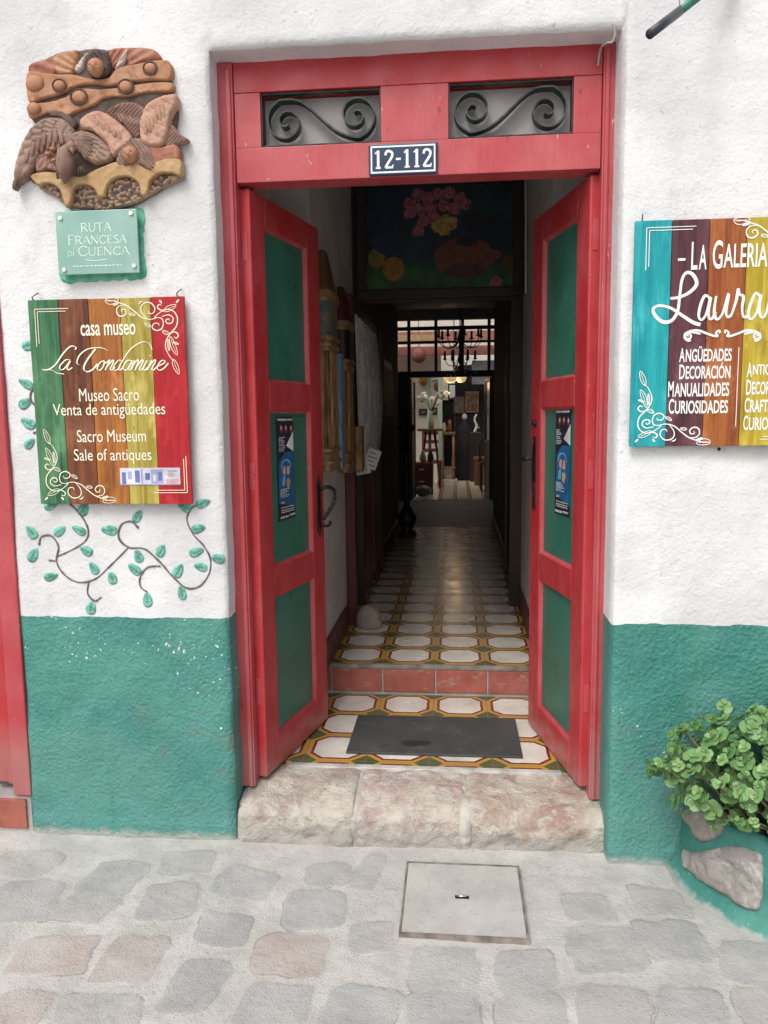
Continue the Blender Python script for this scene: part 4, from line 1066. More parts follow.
mb = MB(); scroll_ornament(mb, (RX0+.002, RZ0+.004), -1, YR_, .0034, .90); mb.build('scroll_ornament', M['ink_white'], sr_)
mb = MB(); scroll_ornament(mb, (RX1, RZ1), 1, YR_, .0036, 1.0); mb.build('scroll_ornament', M['ink_white'], sr_)
mb = MB(); corner_lines(mb, (rx(303), rz(98)), 1, -1, .145, .125, YR_); mb.build('corner_lines', M['ink_white'], sr_)
mb = MB(); corner_lines(mb, (RX1-.02, RZ0+.02), -1, 1, .145, .06, YR_); mb.build('corner_lines', M['ink_white'], sr_)
mb = MB(); bmx = onY(718.5, 449, -.07); mb.blob((bmx[0], -.075, bmx[1]), (.006, .006, .006), 1); mb.build('screw', M['iron'], sr_)

# ------------------------------------------------------------------ ceramic relief
rel = thing('ceramic_relief', 'terracotta wall relief of a bird and a winged figure above an arched bridge', 'relief', (-1.17, -.02, 2.2))
def Rm(X, Y): return onY(X/3.072, 20+Y/3.072, -.02)
def m_cer(name, a, b, dark=.5):
    n = NT(name); c = n.mix(n.ramp(n.noise(14, 5, .6), .35, .68), a, b)
    c = n.mix(n.math('MULTIPLY', n.ramp(n.noise(45, 4), .52, .72), dark), c, tuple(x*.35 for x in a))
    return n.done(c, .6, n.bump(n.noise(70, 4), .4, .004), spec=.3)
C_or = m_cer('orange_terracotta', (.36, .165, .085), (.45, .24, .14)); C_rd = m_cer('red_terracotta', (.30, .11, .07), (.38, .17, .11)); C_oc = m_cer('ochre_ceramic', (.42, .26, .12), (.46, .31, .17), .3)
C_gr = m_cer('umber_grey_ceramic', (.20, .125, .095), (.32, .205, .155)); C_dk = m_cer('dark_umber_ceramic', (.075, .05, .042), (.12, .08, .066)); C_mv = m_cer('mauve_ceramic', (.24, .135, .105), (.34, .205, .16)); C_pk = m_cer('pale_pink_ceramic', (.44, .24, .17), (.47, .29, .20), .3); C_wh = m_cer('whitish_ceramic', (.48, .38, .33), (.55, .46, .40), .3); C_fl = m_cer('skin_terracotta', (.36, .17, .095), (.42, .21, .12), .25)
def relief(name, pts, mat, h0, h1, edge, tex=None, smooth=True, par=rel, base=0.0, res=.0024):
    edge = edge*.6
    poly = cr([Rm(*p) for p in pts], 4, True) if smooth else [Rm(*p) for p in pts]
    poly = [(q[0]+.0022*float(vnoise(q[0]*160, q[1]*160, 5)), q[1]+.0022*float(vnoise(q[0]*160, q[1]*160, 6))) for q in poly]
    def hf(U, V, D):
        h = h0+(h1-h0)*.72*np.sqrt(np.clip(D/edge, 0, 1)*(2-np.clip(D/edge, 0, 1)))
        if tex is not None: h = h+tex(U, V)*np.clip(D/.006, 0, 1)
        return h+fbm(U*60, V*60, 8, 2)*.0016
    return pad(MB(), poly, res, hf, lambda U, V, H: (U, -.004-H*.82, V), base).build(name, mat, par)
relief('backing', [(84, 150), (90, 132), (135, 118), (185, 96), (230, 92), (290, 85), (340, 90), (400, 82), (470, 88), (490, 120), (520, 130), (525, 230), (540, 240), (545, 290), (535, 340), (520, 385), (550, 430), (558, 480), (500, 515), (460, 540), (400, 570), (330, 585), (270, 580), (210, 570), (160, 535), (130, 510), (90, 490), (95, 420), (110, 330), (92, 295), (88, 230), (82, 190)], C_dk, .010, .018, .02)
def rays(cx, cy, n_, amp):
    c = Rm(cx, cy)
    return lambda U, V: amp*np.sin(np.arctan2(V-c[1], U-c[0])*n_)
for nm, pts, mt, hh in (('flame', [(86, 154), (92, 134), (135, 120), (165, 108), (185, 130), (175, 165), (150, 172), (110, 168)], C_rd, .030), ('flame', [(165, 112), (205, 96), (240, 92), (238, 130), (225, 165), (190, 172), (172, 160)], C_or, .034), ('flame', [(228, 150), (255, 112), (285, 88), (268, 120), (258, 150), (240, 162)], C_wh, .037), ('flame', [(330, 92), (380, 84), (420, 90), (410, 115), (370, 135), (345, 150), (335, 120)], C_rd, .032), ('flame', [(352, 150), (368, 118), (392, 86), (396, 110), (380, 138), (362, 158)], C_wh, .037), ('flame', [(400, 92), (450, 86), (482, 96), (492, 122), (440, 130), (395, 142)], C_rd, .030)):
    relief(nm, pts, mt, .014, hh, .02, rays(305, 190, 38, .0025))
relief('sky_band', [(84, 165), (120, 160), (165, 168), (225, 168), (280, 182), (335, 178), (362, 150), (420, 136), (518, 126), (525, 184), (470, 186), (400, 192), (340, 204), (280, 198), (230, 208), (190, 228), (140, 242), (90, 252)], C_or, .022, .033, .006, lambda U, V: .003*fbm(U*40, V*40, 71, 3))
relief('sky_band', [(90, 262), (150, 252), (200, 238), (250, 212), (300, 214), (370, 208), (430, 198), (525, 192), (526, 222), (460, 222), (400, 236), (330, 240), (290, 262), (240, 282), (200, 300), (150, 288), (95, 304)], C_or, .020, .031, .006, lambda U, V: .003*fbm(U*40, V*40, 72, 3))
for (X, Y, r) in ((465, 152, 17), (187, 205, 17), (247, 240, 21), (390, 208, 19), (112, 198, 27), (108, 275, 20)):
    x, z = Rm(X, Y); q = r/3.072*.0034
    b = MB().blob((x, -.028, z), (q*1.1, .012, q*.9), 2); b.build('pebble', C_fl, rel)
    if r < 25 and X > 120:
        tr = MB(); tr.tube([(x+q*1.22*math.cos(a), -.0315, z+q*1.02*math.sin(a)) for a in np.linspace(0, 2*PI, 20)], .0026, 6, False); tr.build('pebble_rim', C_dk, rel)
def face(X, Y, s, mat, hairpts, hairmat, tilt=0, y0=-.044):
    relief('hair', hairpts, hairmat, .03, .050, .018, lambda U, V: .004*np.sin((U*.8+V*.5)*620+fbm(U*30, V*30, 2, 2)*4))
    x, z = Rm(X, Y)
    bm_ = bmesh.new(); bmesh.ops.create_icosphere(bm_, subdivisions=4, radius=1)
    for v in bm_.verts:
        c = v.co; px, py, pz = c.x, c.y, c.z
        d = 0
        d += .30*math.exp(-((px/.15)**2+((pz+.12)/.22)**2))*(1 if py < 0 else 0)        # nose
        d -= .12*math.exp(-(((abs(px)-.36)/.16)**2+((pz-.12)/.12)**2))*(1 if py < 0 else 0)  # eye sockets
        d += .07*math.exp(-(((abs(px)-.36)/.10)**2+((pz-.12)/.06)**2))*(1 if py < 0 else 0)  # eyeballs
        d += .07*math.exp(-((px/.24)**2+((pz+.50)/.07)**2))*(1 if py < 0 else 0)       # lips
        d -= .05*math.exp(-((px/.24)**2+((pz+.51)/.02)**2))*(1 if py < 0 else 0)
        d += .06*math.exp(-((px/.5)**2+((pz-.36)/.10)**2))*(1 if py < 0 else 0)
        wx = 1-.22*max(0, -pz)
        X_ = px*s*.90*wx; Z_ = pz*s*.95; Y_ = py*s*.75-d*s
        ca, sa = math.cos(tilt), math.sin(tilt)
        v.co = Vector((x+X_*ca-Z_*sa, y0+Y_, z+X_*sa+Z_*ca))
    f_ = MB(); f_.bm(bm_, True); fo_ = f_.build('face', mat, rel)
    def fp(px, pz): return (x+px*s*math.cos(tilt)-pz*s*math.sin(tilt), z+px*s*math.sin(tilt)+pz*s*math.cos(tilt))
    for e_ in (-.32, .32):
        q_ = fp(e_, .10); MB().blob((q_[0], y0-s*.62, q_[1]), (s*.14, s*.10, s*.06), 2).build('eye', C_dk, fo_)
    q_ = fp(0, -.48); MB().blob((q_[0], y0-s*.70, q_[1]), (s*.20, s*.08, s*.055), 2).build('mouth', C_rd, fo_)
face(305, 157, .030, C_fl, [(272, 150), (278, 112), (300, 96), (330, 102), (345, 130), (340, 165), (318, 180), (285, 178)], C_dk)
relief('wing', [(330, 292), (368, 260), (420, 258), (452, 285), (442, 330), (430, 366), (410, 360), (380, 322)], C_mv, .028, .044, .02, lambda U, V: .0035*np.sin((U*.9-V)*480))
relief('wing', [(252, 312), (275, 292), (310, 284), (352, 302), (396, 342), (414, 372), (382, 402), (352, 424), (332, 384), (292, 348), (258, 340)], C_pk, .032, .054, .02, lambda U, V: .0045*fbm(U*45, V*45, 61, 3)-.002*(np.sin((U*.8+V*.6)*190) > .86))
relief('wing', [(434, 345), (440, 300), (460, 262), (500, 240), (544, 234), (549, 264), (530, 306), (518, 368), (494, 394), (445, 388)], C_pk, .034, .058, .022, lambda U, V: .0045*fbm(U*45, V*45, 62, 3)-.002*(np.sin((U*.5+V)*160) > .9))
relief('wing_tip', [(512, 335), (530, 322), (550, 348), (582, 370), (552, 382), (510, 392)], C_mv, .022, .038, .012, lambda U, V: .003*np.sin((U-V)*500))
relief('body', [(440, 385), (500, 390), (545, 385), (556, 430), (520, 445), (470, 462), (440, 440)], C_rd, .025, .044, .02)
face(410, 422, .029, C_fl, [(362, 440), (372, 400), (392, 376), (425, 364), (458, 385), (478, 420), (486, 458), (462, 470), (440, 452), (400, 456), (372, 452)], C_gr, .25)
relief('bridge', [(100, 482), (140, 470), (180, 472), (250, 484), (300, 462), (360, 440), (420, 440), (460, 462), (490, 436), (555, 430), (561, 480), (530, 474), (500, 474), (478, 486), (464, 505), (456, 540), (440, 542), (430, 508), (410, 490), (380, 484), (350, 496), (334, 516), (326, 545), (308, 547), (296, 525), (276, 512), (250, 510), (232, 524), (222, 572), (205, 574), (192, 530), (172, 512), (150, 506), (124, 512)], C_oc, .032, .044, .005, lambda U, V: .003*fbm(U*40, V*40, 73, 3))
# cobbles in the river under the arches
pc = rng.uniform([110, 480], [560, 590], (900, 2))
Pc = np.array([Rm(*p) for p in pc])
keep = []
for p in Pc:
    if all((p[0]-q[0])**2+(p[1]-q[1])**2 > .0098**2 for q in keep): keep.append(p)
Pc = np.array(keep)
def cob(U, V):
    d = np.full(np.shape(U), 9.0)
    for q in Pc: d = np.minimum(d, np.hypot(U-q[0], V-q[1]))
    return .012*np.sqrt(np.clip(1-(d/.0075)**2, 0, 1))
relief('river_cobbles', [(118, 510), (200, 478), (330, 490), (470, 470), (558, 474), (556, 488), (500, 515), (460, 540), (400, 568), (330, 584), (270, 580), (215, 572), (165, 540)], m_cer('tan_cobbles', (.26, .17, .12), (.34, .23, .165), .2), .012, .015, .01, cob)
# bird
def feathers(cx, cy, n_=26, amp=.004, fr=160):
    c = Rm(cx, cy)
    def f(U, V):
        r = np.hypot(U-c[0], V-c[1]); a = np.arctan2(V-c[1], U-c[0])
        return amp*np.abs(np.sin(a*n_/2+np.floor(r*28)*1.3))*1.2-amp*.8*((r*28) % 1)
    return f
relief('wing', [(55, 505), (48, 478), (58, 425), (78, 372), (108, 328), (150, 304), (200, 308), (232, 340), (242, 382), (215, 394), (190, 374), (158, 374), (136, 400), (118, 440), (100, 478), (75, 496)], C_gr, .026, .052, .024, feathers(235, 360, 40))
relief('wing_feathers', [(118, 470), (112, 420), (132, 395), (160, 380), (196, 392), (200, 440), (190, 470), (150, 462)], C_mv, .026, .040, .014, feathers(200, 350, 40))
relief('tail', [(150, 285), (180, 278), (210, 290), (240, 320), (225, 335), (190, 305), (160, 300)], C_dk, .024, .036, .012)
relief('wing', [(226, 362), (250, 345), (285, 350), (325, 376), (352, 412), (346, 438), (318, 446), (296, 448), (268, 432), (240, 404)], C_gr, .030, .054, .02, feathers(225, 360, 46))
def feather(X, Y, L, Wd, ang, mat, h):
    """one carved feather: root at the photo point, L long"""
    x, z = Rm(X, Y); a = math.radians(ang); d = (math.cos(a), math.sin(a)); q = (-d[1], d[0])
    out = []
    for k in range(24):
        t = 2*PI*k/24; u_ = (1-math.cos(t))/2; wv = Wd*math.sin(t)*(.55+.45*u_)
        out.append((x+d[0]*L*u_+q[0]*wv, z+d[1]*L*u_+q[1]*wv))
    def hf(U, V, D):
        lx = (U-x)*d[0]+(V-z)*d[1]; ly = (U-x)*q[0]+(V-z)*q[1]
        return h+.004+.008*np.sqrt(np.clip(D/.006, 0, 1))-.004*np.exp(-(ly/.0022)**2)+.0016*np.sin((lx-np.abs(ly)*1.2)*900)
    pad(MB(), out, .0022, hf, lambda U, V, H: (U, -.004-H*.82, V), .012).build('feather', mat, rel)
for k in range(9):      # outer row of the left wing, then the inner one
    t = k/8; feather(66+t*118, 470-math.sin(t*1.9)*130+t*10, .062, .010, -112+t*26, C_gr, .036+.001*(k % 2))
for k in range(7):
    t = k/6; feather(100+t*95, 400-math.sin(t*2.0)*62, .050, .010, -108+t*24, C_mv, .043+.001*(k % 2))
for k in range(7):      # fanned right wing of the bird
    t = k/6; feather(240+t*12, 372+t*8, .066-.008*abs(t-.4), .009, -8-t*62, C_gr, .046+.001*(k % 2))
for k in range(6):      # tips of the mauve wing
    t = k/5; feather(362+t*62, 285+t*18, .042, .008, -62+t*6, C_mv, .034+.001*(k % 2))
for k in range(6):      # long feathers of the right angel wing
    t = k/5; feather(505-t*52, 262+t*52, .052, .0085, -82-t*4, C_pk, .046+.001*(k % 2))
for k in range(5):
    t = k/4; feather(292+t*70, 302+t*36, .046, .0085, -58-t*4, C_pk, .043+.001*(k % 2))
b = MB(); b.tube([(*[Rm(232, 392)[0]], -.052, Rm(232, 392)[1]), (Rm(222, 425)[0], -.066, Rm(222, 425)[1]), (Rm(222, 460)[0], -.070, Rm(222, 460)[1]), (Rm(218, 490)[0], -.064, Rm(218, 490)[1]), (Rm(214, 512)[0], -.052, Rm(214, 512)[1])], lambda t: [.010, .026, .028, .018, .004][min(4, int(t*4.001))], 12)
b.build('bird_body', C_gr, rel)
b = MB(); hx, hz = Rm(245, 408); b.blob((hx, -.076, hz), (.016, .016, .018), 2); b.tube([(hx+.004, -.085, hz-.008), (hx+.010, -.088, hz-.026)], lambda t: .007*(1-t)+.001, 8); b.build('bird_head', C_gr, rel)
for (X, Y) in ((265, 470), (200, 480)):
    b = MB(); x, z = Rm(X, Y)
    for dx in (-.008, 0, .008): b.tube([(x+dx*.4, -.052, z+.012), (x+dx, -.058, z-.004), (x+dx*1.3, -.050, z-.016)], .0035, 6)
    b.build('claw', C_dk, rel)
for (X, Y) in ((180, 440), (160, 420), (175, 405)):
    x, z = Rm(X, Y); MB().blob((x, -.045, z), (.012, .012, .008), 2).build('pebble', C_rd, rel)

# ------------------------------------------------------------------ manhole cover
mc = thing('inspection_cover', 'square concrete inspection cover with a metal edge set in the pavement', 'manhole cover', (.02, -.31, 0))
x0, x1, y0, y1 = -.168, .210, -.494, -.122
n = NT('pale_concrete'); c_ = n.mix(n.ramp(n.noise(6, 6, .6), .3, .7), (.36, .35, .33), (.46, .45, .42)); c_ = n.mix(n.math('MULTIPLY', n.ramp(n.noise(80, 3), .56, .72), .4), c_, (.2, .19, .18))
MB().box(x0+.007, x1-.007, y0+.007, y1-.007, -.02, .0060, .001).build('slab', n.done(c_, .8, n.bump(n.noise(60, 5), .3, .004)), mc)
mb = MB(); mb.box(x0, x1, y0, y0+.006, -.02, .0078).box(x0, x1, y1-.006, y1, -.02, .0078).box(x0, x0+.006, y0+.0062, y1-.0062, -.02, .0078).box(x1-.006, x1, y0+.0062, y1-.0062, -.02, .0078)
mb.build('edge_frame', simple('rusty_edge_iron', (.26, .23, .20), .6, .4, 20, .3, metal=.3), mc)
mb = MB(); mb.box(-.004, .040, -.315, -.298, .002, .0066, .001).build('handle_recess', M['iron'], mc)
mb = MB(); mb.tube([(.002, -.306, .0085), (.034, -.306, .0085)], .0028, 8); mb.build('handle_bar', M['silver'], mc)

# ------------------------------------------------------------------ planter and plant
pc0 = (1.165, -.06); PA, PB = .425, .42
pt = thing('stone_planter', 'green cement planter with embedded grey stones against the right wall', 'planter', (pc0[0], pc0[1], 0))
def plx(th, z, off=0.0):
    k = 1+.10*np.clip(1-z/.10, 0, 1)**2*1.0-.05*np.clip((z-.1)/.2, 0, 1)
    return (pc0[0]+(PA*k+off)*np.cos(th), pc0[1]-.02+(PB*k+off)*np.sin(th), z)
n = NT('green_cement'); p = n.xyz()
c_ = n.mix(n.ramp(n.noise(8, 5), .35, .7), (.036, .185, .152), (.062, .245, .205)); c_ = n.mix(n.math('GREATER_THAN', n.noise(34, 4, .65), .70), c_, (.45, .47, .45))
d_ = n.math('MULTIPLY', n.ramp(n.math('ADD', p[2], n.math('MULTIPLY', n.noise(24, 5, .65), .05)), .045, .025), .7); c_ = n.mix(d_, c_, (.42, .40, .37))
mgc = n.done(c_, .65, n.bump(n.noise(40, 6), .5, .012))
vs = []; fs = []; NTh, NZ_ = 90, 24
for i in range(NTh+1):
    th = PI+PI*i/NTh
    for j in range(NZ_+1):
        z = -.02+.295*j/NZ_; q = plx(th, z, float(fbm(np.array(th*4), np.array(z*14), 5, 3))*.012-(.02*(max(0, j-NZ_+2)/2)**2))
        vs.append((float(q[0]), float(q[1]), z+float(vnoise(th*7, 2, 3))*.02*(j/NZ_)))
for i in range(NTh):
    for j in range(NZ_): fs.append((i*(NZ_+1)+j, (i+1)*(NZ_+1)+j, (i+1)*(NZ_+1)+j+1, i*(NZ_+1)+j+1))
tops = [i*(NZ_+1)+NZ_ for i in range(NTh+1)]
inner = []
for i in range(NTh+1):
    th = PI+PI*i/NTh; inner.append(len(vs)); vs.append((pc0[0]+(PA-.07)*math.cos(th), pc0[1]-.02+(PB-.07)*math.sin(th), .255))
low = []
for i in range(NTh+1):
    th = PI+PI*i/NTh; low.append(len(vs)); vs.append((pc0[0]+(PA-.07)*math.cos(th), pc0[1]-.02+(PB-.07)*math.sin(th), .10))
for i in range(NTh):
    fs.append((tops[i], tops[i+1], inner[i+1], inner[i])); fs.append((inner[i], inner[i+1], low[i+1], low[i]))
MB().add(vs, fs, True).build('planter_wall', mgc, pt)
sg_ = [(pc0[0]+(PA-.075)*math.cos(PI+PI*i/24), pc0[1]-.02+(PB-.075)*math.sin(PI+PI*i/24), .235) for i in range(25)]
MB().add(sg_, [tuple(range(25))]).build('soil', simple('soil', (.05, .035, .025), .9, .4, 30, .6), pt)
def m_fieldstone(name, a, b):
    n = NT(name); c = n.mix(n.ramp(n.noise(11, 6, .6), .35, .7), a, b); c = n.mix(n.math('MULTIPLY', n.ramp(n.noise(9, 6, .72, dist=.8), .52, .62), .8), c, (.56, .54, .51)); c = n.mix(n.math('MULTIPLY', n.ramp(n.noise(26, 5, .7), .55, .72), .5), c, (.13, .115, .10))
    return n.done(c, .75, n.bump(n.noise(38, 7, .7), .9, .012), spec=.3)
def ray_pl(u, v):
    d = ray(u, v); lo = None
    for t in np.linspace(.8, 3.2, 2400):
        p = CAM+d*t; k = 1+.10*max(0, 1-p[2]/.10)**2-.05*min(1, max(0, (p[2]-.1)/.2))
        if ((p[0]-pc0[0])/(PA*k))**2+((p[1]-pc0[1]+.02)/(PB*k))**2 < 1: 
            return (math.atan2((p[1]-pc0[1]+.02)/PB, (p[0]-pc0[0])/PA) % (2*PI), float(p[2]))
    return None
def zz(X, Y): return (600+X/3.2, 640+Y/3.2)
stone_polys = [([(272, 545), (330, 540), (385, 548), (398, 600), (372, 632), (330, 642), (300, 610), (280, 580)], m_fieldstone('planter_tan_stone', (.25, .22, .185), (.33, .29, .25))),
               ([(265, 668), (300, 680), (345, 672), (410, 660), (470, 662), (520, 690), (524, 760), (515, 850), (490, 862), (430, 835), (380, 800), (320, 770), (280, 735), (268, 700)], m_fieldstone('planter_grey_stone', (.27, .25, .235), (.36, .335, .31)))]
for poly, mt in stone_polys:
    q = [ray_pl(*zz(*p)) for p in poly]; q = [a for a in q if a]
    if len(q) < 4: continue
    if len(q) > 3:
        pl = cr([(a*.42, z) for a, z in q], 4, True)
        pad(MB(), pl, .006, lambda U, V, D: .004+.012*np.sqrt(np.clip(D/.02, 0, 1))+fbm(U*22, V*22, 4, 4)*.016, lambda U, V, H: plx(U/.42, V, H), -.012).build('embedded_stone', mt, pt)
for (th, z, a, b_) in ((5.05, .12, .13, .07), (5.6, .10, .10, .07), (4.72+.02, .205, .06, .02)):
    pl = cr([(th*.42+a*math.cos(t)*(1+.15*math.sin(3*t)), z+b_*math.sin(t)) for t in np.linspace(0, 2*PI, 9, endpoint=False)], 4, True)
    pad(MB(), pl, .007, lambda U, V, D: .004+.012*np.sqrt(np.clip(D/.02, 0, 1))+fbm(U*22, V*22, 4, 4)*.016, lambda U, V, H: plx(U/.42, V, H), -.012).build('embedded_stone', stone_polys[1][1], pt)

pl_ = thing('succulent_plant', 'bushy green succulent with round leaves spilling over the stone planter', 'plant', (1.1, -.28, .2))
n = NT('succulent_leaf'); oi = n.attr('tint').outputs['Fac']
c_ = n.mix(oi, (.055, .15, .04), (.21, .36, .13)); c_ = n.mix(n.math('MULTIPLY', n.ramp(n.noise(35, 3), .5, .75), .3), c_, (.22, .38, .16))
mleaf = n.done(c_, .42, spec=.45, Subsurface_Weight=.0)
LVv = []; LFf = []; LT_ = []
def add_leaf(base, d, up, L, Wd, tint):
    """obovate fleshy leaf from base along d, cupped"""
    d = d.normalized(); s = d.cross(up).normalized(); u = s.cross(d)
    k0 = len(LVv); NL = 6; NW = 4
    for sgn in (1, -1):
        for i in range(NL+1):
            t = i/NL; wv = Wd*(math.sin(PI*min(1, t**1.25*.93+.03))**.75)*(.35+.65*min(1, t*1.6))
            for j in range(NW+1):
                q = (j/NW-.5)*2
                c = base+d*(L*t)+s*(q*wv)+u*(L*.06*t*t+abs(q)**2*wv*.10+sgn*.0016*(1-q*q)*math.sin(PI*min(1, t+.05)))
                LVv.append(c[:]); LT_.append(tint*(.75+.25*t))
    m = (NL+1)*(NW+1)
    for g in range(2):
        for i in range(NL):
            for j in range(NW):
                a = k0+g*m+i*(NW+1)+j; LFf.append((a, a+1, a+NW+2, a+NW+1) if g == 0 else (a, a+NW+1, a+NW+2, a+1))
    for (i, j, i2, j2) in [(i, 0, i+1, 0) for i in range(NL)]+[(i, NW, i+1, NW) for i in range(NL)]+[(NL, j, NL, j+1) for j in range(NW)]:
        a = k0+i*(NW+1)+j; b = k0+i2*(NW+1)+j2; LFf.append((a, b, b+m, a+m))
stm = MB(); rp = random.Random(12)
cen = Vector((1.155, -.265, .41)); RD = Vector((.505, .225, .225))
spots = []
for layer, kk, num, md in ((0, 1.0, 330, .030), (1, .74, 150, .045)):
    tries = 0; n0 = len(spots)
    while len(spots)-n0 < num and tries < 9000:
        tries += 1
        a = rp.uniform(0, 2*PI); z = rp.uniform(-.62, 1); r = math.sqrt(max(0, 1-z*z))
        nd_ = Vector((r*math.cos(a), r*math.sin(a), z))
        k = kk*(1+.30*mnoise.noise(nd_*3.1+Vector((3, 1, 2))))
        p = Vector((cen.x+nd_.x*RD.x*k, cen.y+nd_.y*RD.y*k, cen.z+nd_.z*RD.z*k))
        if p.y > -.095 or p.z < .302+.04*mnoise.noise(p*9) or p.x > 1.62: continue
        if layer == 0 and mnoise.noise(p*13) > .22: continue
        if any((p-q[0]).length < md for q in spots[n0:]): continue
        spots.append((p, nd_, layer))
for p, nd_, layer in spots:
    ax = (nd_*.8+Vector((0, -.25, .45))+Vector((rp.uniform(-.7, .7), rp.uniform(-.6, .6), rp.uniform(-.5, .5)))).normalized()
    u = ax.orthogonal().normalized(); v = ax.cross(u); nl = rp.choice((4, 5, 5, 6)); R_ = rp.uniform(.015, .034); a0 = rp.uniform(0, 6)
    tint = rp.uniform(.0, 1)*(1 if layer == 0 else .5)
    for ring, (nn, tl, sc) in enumerate(((nl, .05, 1.0), (rp.choice((2, 3, 3)), .55, .62))):
        if layer and ring == 1: continue
        for i in range(nn):
            a = a0+ring*.7+2*PI*i/nn+rp.uniform(-.3, .3); dr = u*math.cos(a)+v*math.sin(a)+ax*(tl+rp.uniform(-.45, .45))
            z_ = R_*sc*rp.uniform(.65, 1.2)
            add_leaf(p+ax*(.005*ring), dr, ax, z_, z_*rp.uniform(.50, .68), max(0, min(1, tint+.2*ring+rp.uniform(-.15, .15))))
    for q in range(2):
        a = rp.uniform(0, 6.28); pp_ = p-ax*rp.uniform(.015, .05); dr = u*math.cos(a)+v*math.sin(a)+ax*.2
        add_leaf(pp_, dr, ax, R_*.95, R_*.52, tint*.7)
    if rp.random() < .3:
        root = Vector((cen.x+(p.x-cen.x)*.5, min(-.1, cen.y+(p.y-cen.y)*.4), .20))
        stm.tube([root, root.lerp(p, .5)+Vector((0, 0, .03)), p], lambda t: .0045-.002*t, 6)
stm.build('stem', simple('succulent_stem', (.10, .10, .045), .7, .3, 20, .2), pl_)
fo = MB().add(LVv, LFf, True).build('foliage', mleaf, pl_)
at = fo.data.attributes.new('tint', 'FLOAT', 'POINT'); at.data.foreach_set('value', np.array(LT_[:len(fo.data.vertices)], np.float32))

# ------------------------------------------------------------------ bar sticking out of the wall at the top right, and cables
bar = thing('sign_bracket', 'thin dark pole with a green end projecting from the wall high on the right', 'pole', (1.0, -.06, 3.0))
q0 = onY(650, 34, -.42); q1 = onY(702, -6, -.22); q2 = onY(745, -38, -.05)
a, b, c = Vector((q0[0], -.42, q0[1])), Vector((q1[0], -.22, q1[1])), Vector((q2[0], -.05, q2[1]))
m_ = a.lerp(b, .55)
MB().tube([a, m_], .0125, 12).build('dark_tip', simple('blue_black_paint', (.03, .035, .05), .4, .3, 20, .1), bar)
MB().tube([m_, b, c], .0115, 12).build('rod', simple('green_pole_paint', (.02, .17, .12), .4, .3, 20, .1), bar)
mb = MB(); mb.tube(cr([m_[:], (m_.x-.01, m_.y, m_.z+.05), (m_.x-.05, m_.y+.1, m_.z+.12)], 5), .0018, 6); mb.build('wire', M['cable'], bar)
cb = MB()
pts = [(598, 66, .085), (599, 58, .08), (601, 48, .05), (607, 43, .0), (612, 42, -.005), (615, 34, -.01), (613, 24, -.012)]
cb.tube(cr([(onY(u, v, y)[0], y, onY(u, v, y)[1]) for u, v, y in pts], 6), .0035, 8)
tag(cb.build('cable', M['cable']), 'short grey cable bent round the upper right corner of the door recess', 'cable')

# ------------------------------------------------------------------ inside the entrance
# painting over the inner door
pg = thing('painting', 'large dark still life painting of flowers, fruit and a clay jug above the inner doorway', 'painting', (-.09, 2.24, 2.21))
X0, X1, Z0, Z1 = -.600, .400, 2.222, 2.93
mb = MB()
for q in ((X0, X1, Z0, Z0+.055), (X0, X1, Z1-.055, Z1), (X0, X0+.06, Z0+.0555, Z1-.0555), (X1-.06, X1, Z0+.0555, Z1-.0555)): mb.box(q[0], q[1], 2.205, 2.246, q[2], q[3], .006)
mb.build('frame', M['darkwood'], pg)
n = NT('still_life_canvas'); p = n.xyz()
bgc = n.mix(n.ramp(n.noise(5, 4), .35, .7), (.006, .014, .03), (.010, .04, .055))
grn = n.mix(n.ramp(n.noise(7, 4), .35, .7), (.012, .05, .015), (.03, .13, .03))
cv = n.mix(n.ramp(n.math('ADD', p[2], n.math('MULTIPLY', n.noise(4, 3), .1)), Z0-2.21+.30, Z0-2.21+.18), bgc, grn)
cv = n.done(cv, .5)
MB().box(X0+.06, X1-.06, 2.222, 2.24, Z0+.055, Z1-.055).build('canvas', cv, pg)
def daub(nm, cx, cz, rx_, rz_, col, lay, n_=18, wob=.12):
    pts = []
    for k in range(n_):
        a = 2*PI*k/n_; r = 1+wob*random.uniform(-1, 1)
        pts.append((cx+rx_*r*math.cos(a), 2.222-.0006*lay, cz+rz_*r*math.sin(a)))
    return MB().add(pts, [tuple(range(n_))])
def Pg(X, Y):
    return onY(340+X/3.84, 170+Y/3.84, 2.222)
k = 1
def dd(nm, X, Y, a, b, col, wob=.06):
    global k
    k += 1; c = Pg(X, Y); daub(nm, c[0], c[1], a, b, col, k*.35, 28, wob*.4).build(nm, m_pbr('paint_'+nm, col, .5, scale=30), pg)
dd('painted_jug', 475, 335, .180, .115, (.14, .040, .020)); dd('painted_jug_shade', 475, 388, .12, .045, (.07, .02, .011)); dd('painted_jug_mouth', 485, 275, .066, .026, (.008, .008, .01)); 
dd('painted_jug_spout', 590, 325, .045, .03, (.13, .038, .018))
dd('painted_apple', 205, 380, .066, .07, (.28, .13, .025)); dd('painted_apple', 140, 340, .05, .06, (.18, .14, .02)); dd('painted_apple', 645, 360, .035, .055, (.06, .05, .012))
dd('painted_vase', 515, 200, .075, .06, (.012, .014, .025)); dd('painted_bottle', 170, 240, .09, .13, (.006, .03, .07), .15)
petm = (simple('paint_pink_petals', (.30, .09, .12), .5, .5, 40, 0), simple('paint_yellow_petals', (.38, .23, .06), .5, .4, 40, 0))
